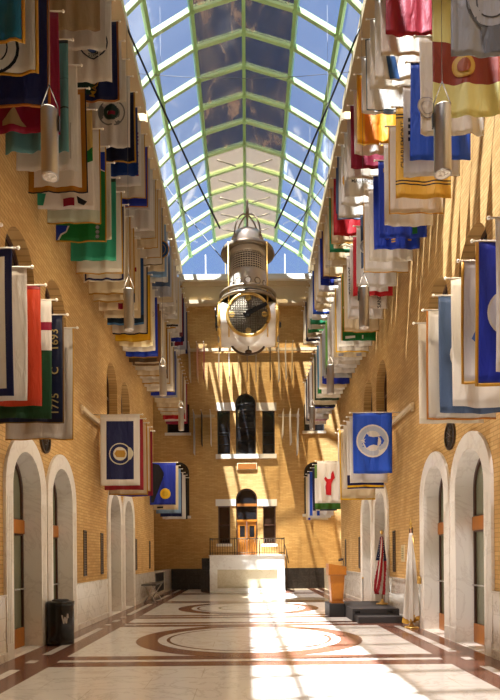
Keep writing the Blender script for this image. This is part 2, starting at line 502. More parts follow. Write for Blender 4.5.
# end wall ----------------------------------------------------------------
bmap = lambda u, v, d: (u, YB+d, v)
def P(x, y, Z=YB):  # a pixel of the end wall -> metres
    return ((x-247+.0082*(557-y))*Z/585-.03, (557-y-.0082*(x-247))*Z/585+EYE)
loops = [rect(-XR-.3, XR+.3, 0, 13.8+EYE)]
UW = [('arch', 235.4, 256, 393.5, 454), ('rect', 217.2, 230.3, 410.6, 454), ('rect', 262.2, 275, 410.6, 454)]
LW = [('rect', 218, 230.4, 506, 543.6), ('rect', 263, 276, 506, 543.6)]
SW = [('rect', 167, 189.5, 404, 433), ('rect', 304, 324.5, 404, 431), ('arch', 167, 189.5, 462, 516), ('arch', 304, 325.5, 462, 514)]
holes = []
for kind, x0, x1, y0, y1 in UW+LW+SW:
    (a, t_), (b, bt) = P(x0, y0), P(x1, y1)
    lp = arch(a, b, bt, t_) if kind == 'arch' else rect(a, b, bt, t_)
    holes.append((kind, a, b, bt, t_)); loops.append(lp)
DX0, DX1 = P(236, 500)[0], P(257.2, 500)[0]
DT = P(246, 488.4)[1]
loops.append(arch(DX0, DX1, 1.66, DT))
bm = plate(loops, 0, .35, bmap)
w = tag(obj('wall_back', bm, BR_B), 'tan brick end wall with arched windows, door and balcony', 'wall', kind='structure')
bm = B(); box(bm, -XR-.3, XR+.3, YF-.3, YF, 0, 19)
tag(obj('wall_front', bm, BR_B), 'tan brick end wall opposite the balcony', 'wall', kind='structure')

names = ['tall arched centre window of the upper group on the end wall', 'narrow window left of the tall arched one, upper end wall',
         'narrow window right of the tall arched one, upper end wall', 'brown-framed window left of the balcony door',
         'brown-framed window right of the balcony door', 'dark window behind the far flags, left side of end wall',
         'dark window behind the far flags, right side of end wall', 'dark arched window behind the lowest far flags, left side of end wall',
         'arched window behind the lowest far flags, right side of end wall']
for (kind, a, b, v0, v1), nm in zip(holes, names):
    win_n += 1
    c = (a+b)/2; hw = (b-a)/2; h = v1-v0
    t = thing(f'window_{win_n}', nm, 'window', (c, YB, v0), kind='structure')
    lm = lambda u, v, d: (u, d, v)
    brown = 'brown' in nm
    fm = M_WOODR if brown else M_BLACKM
    if kind == 'arch':
        sp = h-hw-.02
        lp = [arch(-hw, hw, .0, h), rect(-hw+.07, hw-.07, .07, sp-.03), arch(-hw+.07, hw-.07, sp+.03, h-.07)]
    else:
        lp = [rect(-hw, hw, 0, h), rect(-hw+.06, hw-.06, .06, h*.5-.03), rect(-hw+.06, hw-.06, h*.5+.03, h-.06)]
    obj('frame', plate(lp, .10, .20, lm), fm, t)
    obj('pane', plate([rect(-hw+.02, hw-.02, .02, h-(hw if kind == 'arch' else .02))] if kind != 'arch' else [arch(-hw+.02, hw-.02, .02, h-.02)], .14, .16, lm), M_WINGLB if brown else M_WINGL, t)
    if kind == 'arch' and h > 2.5 or 'narrow' in nm:
        bm = B()
        for k in range(1, 3): box(bm, -hw+.06, hw-.06, .12, .18, h*.22*k, h*.22*k+.03)
        obj('glazing_bar', bm, fm, t)
def trim(nm, cat, bm, m):
    global trim_n
    trim_n += 1
    return tag(obj(f'trim_{trim_n}', bm, m), nm, cat, kind='structure')
def slab(x0, x1, y0, y1, out, inn=0):
    (a, t_), (b, bt) = P(x0, y0), P(x1, y1)
    return box(B(), a, b, YB-out, YB+inn, bt, t_)
for nm, x0, x1, x2, x3, y0, y1 in (('upper', 216, 235.2, 256.2, 276.5, 402.8, 410.6), ('lower', 215.6, 235.8, 257.4, 277, 499.3, 506)):
    trim(f'pale stone lintel over the left narrow window of the {nm} group', 'lintel', slab(x0, x1, y0, y1, .03, 0), M_PALE)
    trim(f'pale stone lintel over the right narrow window of the {nm} group', 'lintel', slab(x2, x3, y0, y1, .03, 0), M_PALE)
trim('pale stone sill under the upper window group', 'sill', slab(215.8, 276.5, 454.6, 458.4, .1), M_PALE)
trim('pale stone sill under the window left of the balcony door', 'sill', slab(216.5, 232, 543.8, 546.4, .07), M_PALE)
trim('pale stone sill under the window right of the balcony door', 'sill', slab(261.5, 277.5, 543.8, 546.4, .07), M_PALE)
for i, (x0, x1, y) in enumerate(((165, 191, 433), (302.5, 326, 431), (165, 191, 516), (302.5, 327, 514))):
    trim(f'pale sill of the {"upper" if i < 2 else "lower"} flag-hidden window, {"left" if i % 2 == 0 else "right"} side of end wall', 'sill', slab(x0, x1, y, y+2.4, .06), M_PALE)
t = thing('wall_plaque', 'brown oblong plaque centred above the balcony door', 'plaque', (P(247, 466.5)[0], YB, P(247, 466.5)[1]))
obj('frame', box(B(), -.5, .5, -.05, 0, -.17, .17, bevel=.012), M_STONE, t)
obj('panel', box(B(), -.46, .46, -.06, -.045, -.14, .14), M_WOODD, t)
# cornice, sill and gable glass
box_ = box(B(), -3.16, 3.16, YB-.35, YB+.3, 12.66+EYE, 13.72+EYE)
box(box_, -3.16, 3.16, YB-.48, YB-.3, 12.60+EYE, 12.78+EYE); box(box_, -3.16, 3.16, YB-.42, YB-.3, 13.5+EYE, 13.72+EYE)
trim('beige stone cornice across the top of the end wall', 'cornice', box_, M_STONE)
trim('white sill under the end gable glass', 'sill', box(B(), -3.3, 3.3, YB-.62, YB+.3, 13.722+EYE, 13.98+EYE), M_PALE)
t = thing('flag_rail', 'dark horizontal rail of the upper row of banners on the end wall', 'rail', (0, YB, 10.42+EYE))
obj('bar', box(B(), -3.7, 3.7, -.14, -.05, -.075, .075, bevel=.01), M_STONE, t)
for q in (-3.4, -1.2, 1.2, 3.4): obj('bracket', box(B(), q-.05, q+.05, -.06, 0, -.1, .1), M_STONE, t)
for s in (-1, 1):
    t = thing('flag_rail', f'short rail of the three lower banners on the {"left" if s < 0 else "right"} part of the end wall', 'rail', (s*2.15, YB, 7.1+EYE))
    obj('bar', box(B(), -.55, .55, -.14, -.05, -.06, .06, bevel=.01), M_STONE, t)
    for q in (-.4, .4): obj('bracket', box(B(), q-.05, q+.05, -.06, 0, -.09, .09), M_STONE, t)

# balcony door
door_n += 1
c = (DX0+DX1)/2; hw = (DX1-DX0)/2; h = DT-1.66
d = thing(f'door_{door_n}', 'arched wooden double door opening onto the balcony', 'door', (c, YB, 1.66), kind='structure')
lm = lambda u, v, dd: (u, dd, v)
obj('door_frame', plate([arch(-hw, hw, 0, h), rect(-hw+.06, hw-.06, .0005, 1.74), rect(-hw+.06, hw-.06, 1.82, 2.5), arch(-hw+.06, hw-.06, 2.62, h-.07)], .06, .16, lm), M_WOODR, d)
obj('transom_rail', box(B(), -hw+.02, hw-.02, .04, .1, 2.5, 2.64), M_WOODD, d)
obj('transom_rail', box(B(), -hw+.02, hw-.02, .04, .1, 1.73, 1.83), M_WOOD, d)
obj('glass_pane', plate([arch(-hw+.02, hw-.02, 1.78, h-.02)], .12, .135, lm), M_WINGL, d)
for s in (-1, 1):
    a, b = sorted((s*.008, s*(hw-.062)))
    lf = obj('door_leaf', plate([rect(a, b, .003, 1.735), rect(a+.12, b-.09, .95, 1.52)], .09, .14, lm), M_WOOD, d)
    obj('glass_pane', box(B(), a+.1, b-.07, .11, .12, .93, 1.54), M_WINGL, lf)
    obj('panel', box(B(), a+.11, b-.08, .08, .1, .18, .75, bevel=.015), M_WOOD, lf)
    bm = B(); sphere(bm, (s*.07, .06, .85), .028); tube(bm, [(s*.07, .06, .85), (s*.07, .1, .85)], .012)
    obj('knob', bm, M_GOLD, lf)

# balcony
bx0, bx1 = -1.77, 1.73
t = thing('balcony', 'white marble balcony with iron railing in front of the arched door', 'balcony', ((bx0+bx1)/2, 27.3, 0))
w2 = (bx1-bx0)/2
bm = plate([rect(-w2, w2, 0, 1.66), rect(-w2+.34, w2-.34, .14, 1.02)], 0, .3, lambda u, v, dd: (u, dd, v))
box(bm, -w2, -w2+.3, .3, 2.19, 0, 1.66); box(bm, w2-.3, w2, .3, 2.19, 0, 1.66); box(bm, -w2+.3, w2-.3, .3, 2.19, 1.4, 1.66)
obj('body', bm, M_WHITE, t)
obj('front_panel', box(B(), -w2+.30, w2-.30, .12, .22, .10, 1.1), M_BEIGE_M, t)
obj('coping', box(B(), -w2-.04, w2+.04, -.05, 2.19, 1.66, 1.70, bevel=.008), M_WHITE, t)
obj('base_step', box(B(), -w2+.34, w2-.34, -.06, .13, .0, .14, bevel=.01), M_WHITE, t)
rl = B()
RB, RT = 1.70, 2.46
tube(rl, [(-w2+.02, 2.1, RT), (-w2+.02, .06, RT), (w2-.02, .06, RT), (w2-.02, 2.1, RT)], .022)
tube(rl, [(-w2+.02, 2.1, RB+.1), (-w2+.02, .06, RB+.1), (w2-.02, .06, RB+.1), (w2-.02, 2.1, RB+.1)], .014)
ra = obj('railing', rl, M_IRON, t)
for k in range(31):
    x = -w2+.02+(2*w2-.04)*k/30
    thick = k in (0, 30, 10, 20)
    obj('baluster', tube(B(), [(x, .06, RB), (x, .06, RT+(.05 if thick else 0))], .028 if thick else .010, 6), M_IRON, ra)
# dark marble dado of the end wall and stepped flanks
for s in (-1, 1):
    a, b = sorted((s*(HW-.01), s*1.8))
    bm = box(B(), a, b, YB-.14, YB, 0, 1.03)
    nm = 'left' if s < 0 else 'right'
    tag(obj(f'baseboard_back_{nm}', bm, M_BLACK_M), f'dark tiled marble dado {nm} of the balcony', 'dado', kind='structure')
t = thing('balcony_steps', 'dark stepped block against the left side of the balcony', 'steps', (-2.0, 28.2, 0))
obj('lower_block', box(B(), -.22, .19, -.6, 1.1, 0, 1.03), M_BLACK_M, t)
obj('upper_block', box(B(), -.2, .19, -.2, 1.1, 1.03, 1.56), M_BLACK_M, t)
t = thing('stair_rail', 'short iron handrail post against the right side of the balcony', 'handrail', (1.86, 28.0, 0))
obj('post', tube(B(), [(0, 0, 0), (0, 0, 1.9)], .02), M_IRON, t)
obj('handrail', tube(B(), [(-.06, .9, 2.3), (0, 0, 1.9), (.06, -.5, 1.3)], .025), M_IRON, t)

# roof ledges -----------------------------------------------------------
for s in (-1, 1):
    nm = 'left' if s < 0 else 'right'
    for (y0, y1, xi, wh) in ((YF, 18.95, 3.18, 'near'), (19.28, YB+.3, 3.20, 'far')):
        bm = box(B(), *sorted((s*xi, s*(XR+.3))), y0, y1, LED, LED+.34)
        box(bm, *sorted((s*(xi-.012), s*(xi+.05))), y0, y1, LED-.03, LED+.03)
        trim(f'{wh} stretch of the {nm} stone ledge below the glass roof', 'ledge', bm, M_STONE)
    trim(f'pale backing across the gap in the {nm} roof ledge', 'ledge', box(B(), *sorted((s*3.5, s*(XR+.3))), 18.95, 19.28, LED+.1, LED+.30), M_PALE)

# glass roof -----------------------------------------------------------------
NODE = [(-3.24, 14.66), (-2.72, 15.18), (-1.51, 15.93), (0, 16.40), (1.51, 15.93), (2.72, 15.18), (3.24, 14.66)]
NODE = [(x, z+EYE) for x, z in NODE]
RY = []
y = YB
while y > YF: RY.append(y); y -= 1.24
roof = thing('ceiling', 'vaulted glass roof with pale green ribs over the hall', 'glass roof', (0, 0, 0), kind='structure')
for i, y in enumerate(RY):
    bm = B()
    hw_, dp = .062, .15
    ins = []; outs = []
    for q in (-1, 1):
        ins.append([bm.verts.new((x, y+q*hw_, z)) for x, z in NODE])
        outs.append([bm.verts.new((x*1.02, y+q*hw_, z+dp)) for x, z in NODE])
    for k in range(6):
        for f in ((ins[0][k], ins[0][k+1], ins[1][k+1], ins[1][k]), (outs[0][k], outs[1][k], outs[1][k+1], outs[0][k+1]),
                  (ins[0][k], outs[0][k], outs[0][k+1], ins[0][k+1]), (ins[1][k], ins[1][k+1], outs[1][k+1], outs[1][k])):
            bm.faces.new(f)
    for k in (0, 6): bm.faces.new((ins[0][k], ins[1][k], outs[1][k], outs[0][k]))
    obj('rib', bm, M_GREEN, roof)
for k, (x, z) in enumerate(NODE):
    if k in (0, 6): continue
    nx, nz = (NODE[k+1][1]-NODE[k-1][1]), -(NODE[k+1][0]-NODE[k-1][0])
    l = math.hypot(nx, nz); n = Vector((nx/l, 0, nz/l)); tv = Vector((-n.z, 0, n.x))
    bm = B(); c = Vector((x, 0, z))
    vs = []
    for yy in (YF, YB):
        for a, b in ((-.055, .02), (.055, .02), (.055, -.16), (-.055, -.16)):
            vs.append(bm.verts.new(c + Vector((0, yy, 0)) + tv*a + n*b))
    for q in range(4): bm.faces.new((vs[q], vs[(q+1) % 4], vs[4+(q+1) % 4], vs[4+q]))
    bm.faces.new(vs[:4][::-1]); bm.faces.new(vs[4:])
    obj('purlin', bm, M_GREEND, roof)
    bm = B()
    for y in RY: lathe(bm, [(.085, 0), (.085, .12)], 8, 0, (x, y, z-.03))
    obj('node_cap', bm, M_GREEND, roof)
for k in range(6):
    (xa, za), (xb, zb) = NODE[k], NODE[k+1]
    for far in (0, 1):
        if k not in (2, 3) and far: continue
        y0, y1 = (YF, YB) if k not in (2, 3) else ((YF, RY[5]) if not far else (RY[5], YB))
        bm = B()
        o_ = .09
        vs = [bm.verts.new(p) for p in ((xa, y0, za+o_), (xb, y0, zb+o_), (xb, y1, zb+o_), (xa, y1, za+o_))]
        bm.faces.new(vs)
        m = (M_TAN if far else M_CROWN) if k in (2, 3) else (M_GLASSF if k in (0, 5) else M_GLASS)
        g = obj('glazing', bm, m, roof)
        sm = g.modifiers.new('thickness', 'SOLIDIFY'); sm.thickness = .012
# bracing beams above the far crown
bm = B()
for y in RY[:5]:
    for s in (-1, 1):
        obj('brace', tube(B(), [(s*.35, y-.25, 16.22+EYE), (s*1.1, y-1.0, 15.98+EYE)], .026, 6), M_WIRE, roof)
bm.free()
# gable glass
win_n += 1
t = thing(f'window_{win_n}', 'clear gable window closing the far end of the glass roof', 'window', (0, YB, 13.98+EYE), kind='structure')
gp = [(-3.2, 0)] + [(3.2, 0)] + [(x, z-13.98-EYE) for x, z in NODE[::-1]]
obj('pane', plate([gp], .05, .065, lambda u, v, dd: (u, dd, v)), M_GLASS, t)
bm = B()
for x in (-2.0, -1.0, 0, 1.0, 2.0): box(bm, x-.025, x+.025, .02, .08, 0, 1.3)
obj('mullion', bm, M_PALE, t)
# front gable is brick behind the viewer (wall_front)

# ------------------------------------------------------------------ flags
TXT = {}
def text_mesh(s):
    if s not in TXT:
        cu = bpy.data.curves.new('letters', 'FONT'); cu.body = s; cu.size = 1; cu.align_x = 'CENTER'; cu.align_y = 'CENTER'
        cu.offset = .012; cu.resolution_u = 3
        o = bpy.data.objects.new('letters', cu); COL.objects.link(o)
        dg = bpy.context.evaluated_depsgraph_get()
        me = bpy.data.meshes.new_from_object(o.evaluated_get(dg))
        TXT[s] = ([v.co.copy() for v in me.vertices], [list(p.vertices) for p in me.polygons])
        bpy.data.objects.remove(o)
    return TXT[s]

def mk_mesh(name, verts, faces, mats, mi=None, smooth=True):
    me = bpy.data.meshes.new(name); me.from_pydata([tuple(v) for v in verts], [], faces)
    for m in mats: me.materials.append(m)
    for i, p in enumerate(me.polygons):
        p.use_smooth = smooth
        if mi: p.material_index = mi[i]
    me.update()
    return me

class Flag:
    """a cloth hanging from a horizontal pole; local x to the right, -y towards the viewer"""
    def __init__(self, root, xi, xo, h, spec, xwall, rnd, amp=1.):
        self.root, self.xi, self.xo, self.h = root, xi, xo, h
        self.w = abs(xo-xi); self.dir = 1 if xo > xi else -1
        self.ph = [rnd.uniform(0, 6.28) for _ in range(4)]
        self.n = rnd.uniform(1.6, 2.6); self.a = rnd.uniform(.012, .028)*amp; self.skew = rnd.uniform(-.03, .03)
        self.sag = rnd.uniform(.0, .035)
        kw = spec[2]
        base = spec[1]
        us = {i/30 for i in range(31)}; vs = {i/16 for i in range(17)}
        bd = kw.get('bd')
        if bd:
            col, wd, ins = bd
            for q in (ins, ins+wd):
                us |= {q/self.w, 1-q/self.w}; vs |= {q/self.h, 1-q/self.h}
        bands = kw.get('bands', [])
        for v0, v1, c in bands: vs |= {v0, v1}
        cols = kw.get('cols', [])
        for u0, u1, c in cols: us |= {u0, u1}
        us = sorted(u for u in us if 0 <= u <= 1); vs = sorted(v for v in vs if 0 <= v <= 1)
        pal = [base]; 
        def idx(c):
            if c not in pal: pal.append(c)
            return pal.index(c)
        def colour(u, v):
            c = base
            for v0, v1, q in bands:
                if v0 <= v <= v1: c = q
            for u0, u1, q in cols:
                if u0 <= u <= u1: c = q
            if bd:
                du = min(u, 1-u)*self.w; dv = min(v, 1-v)*self.h
                d = min(du, dv)
                if bd[2] <= d <= bd[2]+bd[1]: c = bd[0]
            return idx(c)
        V = [self.p(u, v) for v in vs for u in us]
        F, MI = [], []
        nu = len(us)
        for j in range(len(vs)-1):
            for i in range(nu-1):
                F.append((j*nu+i, j*nu+i+1, (j+1)*nu+i+1, (j+1)*nu+i))
                MI.append(colour((us[i]+us[i+1])/2, (vs[j]+vs[j+1])/2))
        me = mk_mesh('cloth', V, F, [cloth(c) for c in pal], MI)
        self.cl = obj('cloth', me, [], root)
        sm = self.cl.modifiers.new('thickness', 'SOLIDIFY'); sm.thickness = .004; sm.offset = 0
        fr = kw.get('fr')
        if fr:
            e = kw.get('frw', .035)
            V, F = [], []
            n = 14
            for i in range(n+1):
                V += [self.p(i/n, 1-.1*e/self.h, -.004), self.p(i/n, 1+e/self.h, -.004)]
            for i in range(n): F.append((2*i, 2*i+1, 2*i+3, 2*i+2))
            o = len(V); m_ = 12
            for j in range(m_+1):
                V += [self.p(.1*e/self.w, j/m_*(1+e/self.h), -.0045), self.p(-e/self.w, j/m_*(1+e/self.h), -.0045)]
            for j in range(m_): F.append((o+2*j, o+2*j+1, o+2*j+3, o+2*j+2))
            g = obj('fringe', mk_mesh('fringe', V, F, [cloth(fr)]), [], root)
            sm = g.modifiers.new('thickness', 'SOLIDIFY'); sm.thickness = .006; sm.offset = 0
        for s_ in kw.get('seal', []): self.seal(*s_)
        for p_ in kw.get('patch', []): self.patch(*p_)
        for t_ in kw.get('txt', []): self.text(*t_)
        for (u0, u1, va, vb, n_, c_) in kw.get('marks', []):   # a column or line of stitched strokes too small to read
            for q in range(n_):
                if abs(va-vb) > abs(u0-u1): a_ = va+(vb-va)*q/n_; self.patch([(u0, a_), (u1, a_), (u1, a_+.6*(vb-va)/n_), (u0, a_+.6*(vb-va)/n_)], c_)
                else: a_ = u0+(u1-u0)*q/n_; self.patch([(a_, va), (a_+.6*(u1-u0)/n_, va), (a_+.6*(u1-u0)/n_, vb), (a_, vb)], c_)
        # pole with sleeve and ball
        tipx = xi - self.dir*.05
        obj('pole', tube(B(), [(tipx, 0, .012), (xwall, 0, .012)], .011, 8), M_POLE, root)
        obj('finial', sphere(B(), (tipx-self.dir*.02, 0, .012), (.021), 0, 10), M_BALL, root)
    def p(self, u, v, off=0.):
        x = self.xi + (self.xo-self.xi)*u + self.skew*v*(.5-u)
        k = min(1, .25+v*1.1)
        y = self.a*k*(math.sin(2*PI*self.n*u+self.ph[0]+.6*v) + .45*math.sin(2*PI*(self.n*1.9)*u+self.ph[1]-1.3*v)) \
            + .03*v*math.sin(2.2*v+self.ph[2])
        z = -v*self.h - self.sag*v*math.sin(PI*max(0, min(1, u)))*(1 if self.ph[3] > 3 else -.5)
        return Vector((x, y+off, z))
    def uv(self, lx, lz, cu, cv):
        """local picture offset (right, up) in metres about (cu, cv)"""
        return cu + self.dir*lx/self.w, cv - lz/self.h
    def seal(self, cu, cv, r, c_out, c_in, c_mid=None, half=0):
        for q, (rr, c) in enumerate(((r, c_out), (r*.9, c_in), (r*.62, c_out), (r*.57, c_mid or c_in))):
            n = 24; V = [self.p(cu, cv, -.008-.003*q)]; F = []
            for ring_ in (.5, 1.):
                for k in range(n):
                    a = 2*PI*k/n
                    V.append(self.p(*self.uv(rr*ring_*math.cos(a), rr*ring_*math.sin(a), cu, cv), -.008-.003*q))
            for k in range(n):
                F.append((0, 1+k, 1+(k+1) % n)); F.append((1+k, 1+n+k, 1+n+(k+1) % n, 1+(k+1) % n))
            obj('emblem', mk_mesh('emblem', V, F, [cloth(c)]), [], self.root)
    def patch(self, pts, c, off=-.020):
        """polygon given in (u, v) as seen from the inner edge, tessellated so it follows the folds"""
        bm = B()
        f = bm.faces.new([bm.verts.new((u, v, 0)) for u, v in pts])
        bmesh.ops.triangulate(bm, faces=[f])
        bmesh.ops.subdivide_edges(bm, edges=bm.edges[:], cuts=5, use_grid_fill=True)
        for v in bm.verts: v.co = self.p(v.co.x, v.co.y, off)
        o = obj('emblem', bm, cloth(c), self.root, True)
    def text(self, s, cu, cv, size, c, rot=0, off=-.023):
        vs, fs = text_mesh(s)
        ca, sa = math.cos(rot), math.sin(rot)
        V = []
        for v in vs:
            x, y = v.x*size, v.y*size
            V.append(self.p(*self.uv(x*ca-y*sa, x*sa+y*ca, cu, cv), off))
        obj('lettering', mk_mesh('lettering', V, fs, [cloth(c)], smooth=False), [], self.root)

WH = '#dcd3c4'; WW = '#d6c9b2'; CR = '#d8c39a'; GY = '#9a9696'; NV = '#161c4a'; RB = '#1736a0'; RB2 = '#2450b8'; TL = '#5d8e8c'; TB = '#1d6a8a'
GN = '#17702f'; TG = '#2f8a66'; DG = '#2c3a1e'; CM = '#8c1230'; RD = '#b8141c'; OR = '#bb3c1a'; GD = '#c4902c'; YL = '#e2b21c'; BN = '#7a5020'
BK = '#15151a'; TN = '#a38c68'; SL = '#4a5c78'; LB = '#86a6c4'; PU = '#3c2a78'; ST = '#1f4a7a'; PG = '#c5c9b0'; LM = '#79b04a'; YP = '#d8cf86'; RB3 = '#1c2f98'
def F_(look, base, **kw): return (look, base, kw)

AL = {
 -4: F_('bright teal gold-fringed', TB, fr=GD, h=1.58), -3: F_('white gold-fringed lettered', WH, fr=GD, h=1.60, seal=[(.62, .80, .36, BK, WH)], marks=[(.5, .74, .90, .935, 3, BK)]),
 -2: F_('navy gold-fringed', NV, fr='#b06a28', h=1.66), -1: F_('crimson', CM, h=1.70, patch=[([(.58, .90), (.66, .80), (.72, .90), (.86, .90), (.86, .94), (.50, .95)], '#a88a60')]),
 0: F_('faded teal', TL, h=1.70, bands=[(.60, .615, '#2b3a3c'), (0, .03, '#223034'), (.34, .345, '#44686a')]),
 1: F_('plain white lined', WH, h=1.66, patch=[([(.1, .9), (.12, .9), (.12, .55), (.1, .55)], '#b5a998'), ([(.55, .48), (.62, .48), (.62, .56), (.55, .56)], CM)]),
 2: F_('white brown-bordered', WH, h=1.68, bd=('#a86c14', .085, 0), fr=BK, frw=.018, patch=[([(.16, .66), (.20, .60), (.20, .72)], BK)]),
 3: F_('cream hill-patterned', WH, h=1.70, bands=[(0, .42, '#c8a85c')], patch=[([(0, .52), (0, .38), (.2, .47), (.2, .56)], GN), ([(.34, .9), (.55, .9), (.55, .98), (.34, .98)], CM), ([(.12, .93), (.3, .88), (.28, .95), (.18, .97)], BK), ([(.85, .85), (1, .85), (1, .97), (.9, .97)], TG)]),
 4: F_('pale gold-edged', WH, h=1.68, fr=GD, frw=.02, bands=[(.86, 1, PG)]),
 5: F_('bright green river-patterned', GN, h=1.76, fr=GD, frw=.02, bands=[(0, .05, WH)], patch=[([(0, .06), (.35, .06), (.3, .12), (.12, .18), (.08, .24), (0, .26)], RB), ([(0, .25), (.08, .235), (.13, .175), (.13, .195), (.09, .25), (0, .27)], WH), ([(1, .84), (.76, .84), (.80, .9), (.9, .93), (.97, 1), (1, 1)], RB), ([(.76, .84), (.72, .84), (.78, .91), (.88, .945), (.93, 1), (.97, 1), (.9, .93), (.80, .9)], WH)],
        seal=[(.16, .855, .04, BK, GY), (.16, .905, .04, BK, GY), (.16, .955, .04, BK, GY)]),
 6: F_('plain ivory', WW, h=1.5),
 7: F_('sea-green', TG, h=1.68, bands=[(0, .04, '#143a2a')]), 8: F_('white gold-hemmed', WW, h=1.70, fr=GD, frw=.022), 9: F_('white blue-framed', WW, h=1.68, bd=(NV, .045, .03)),
 10: F_('ivory gold-hemmed', CR, h=1.72, fr='#b88a3c', frw=.03), 11: F_('cream gold-hemmed', CR, h=1.70, fr=GD, frw=.025), 12: F_('cream red-squared', CR, h=1.72, patch=[([(.38, .9), (.5, .9), (.5, .985), (.38, .985)], CM), ([(.02, .4), (.08, .4), (.08, .46), (.02, .46)], CM)]),
 13: F_('plain cream', CR, h=1.72), 14: F_('steel-blue', ST, h=1.72, bands=[(.97, 1, '#4a78a0'), (.86, .97, '#1a3046')]), 15: F_('grey-white black-edged', WW, h=1.74, fr='#2a2a30', frw=.03),
 16: F_('bright yellow', YL, h=1.78, fr='#c89a14', frw=.02), 17: F_('pale cream', '#e0cfa0', h=1.76), 18: F_('ivory spotted', WW, h=1.74, seal=[(.1, .4, .08, BN, WW)]), 19: F_('royal blue', RB, h=1.74),
 20: F_('brown and gold', '#b5852a', h=1.76, bands=[(.93, 1, '#4a3418')], cols=[(0, .1, BN)]), 21: F_('cream brown-framed', CR, h=1.74, bd=('#7a5a38', .07, .02)), 22: F_('plain white', WW, h=1.70), 23: F_('cream gold-bound', CR, h=1.74, fr=GD, frw=.025),
 24: F_('ivory brown-edged', WW, h=1.7, cols=[(0, .12, '#6a4428')]), 25: F_('white gold-bound', WW, h=1.74, fr=GD, frw=.03), 26: F_('plain ivory', WW, h=1.72), 27: F_('white dark-topped', WW, h=1.74, bands=[(0, .08, BK)]), 28: F_('beige', TN, h=1.66),
 29: F_('white blue-bottomed', WH, h=1.66, bands=[(.9, 1, RB3)], cols=[(0, .1, '#2a3a78')]), 30: F_('grey', GY, h=1.60), 31: F_('plain cream', CR, h=1.66), 32: F_('cream gold-bound', CR, h=1.74, fr=GD, frw=.02), 33: F_('ivory gold-bound', WW, h=1.76, fr=GD, frw=.02),
 34: F_('plain white', WW, h=1.78), 35: F_('cream dark-edged', CR, h=1.74, cols=[(0, .12, BN)]), 36: F_('red-bottomed cream', CR, h=1.80, bands=[(.86, 1, RD)]), 37: F_('plain white', WH, h=1.78), 38: F_('crimson', CM, h=1.78)}
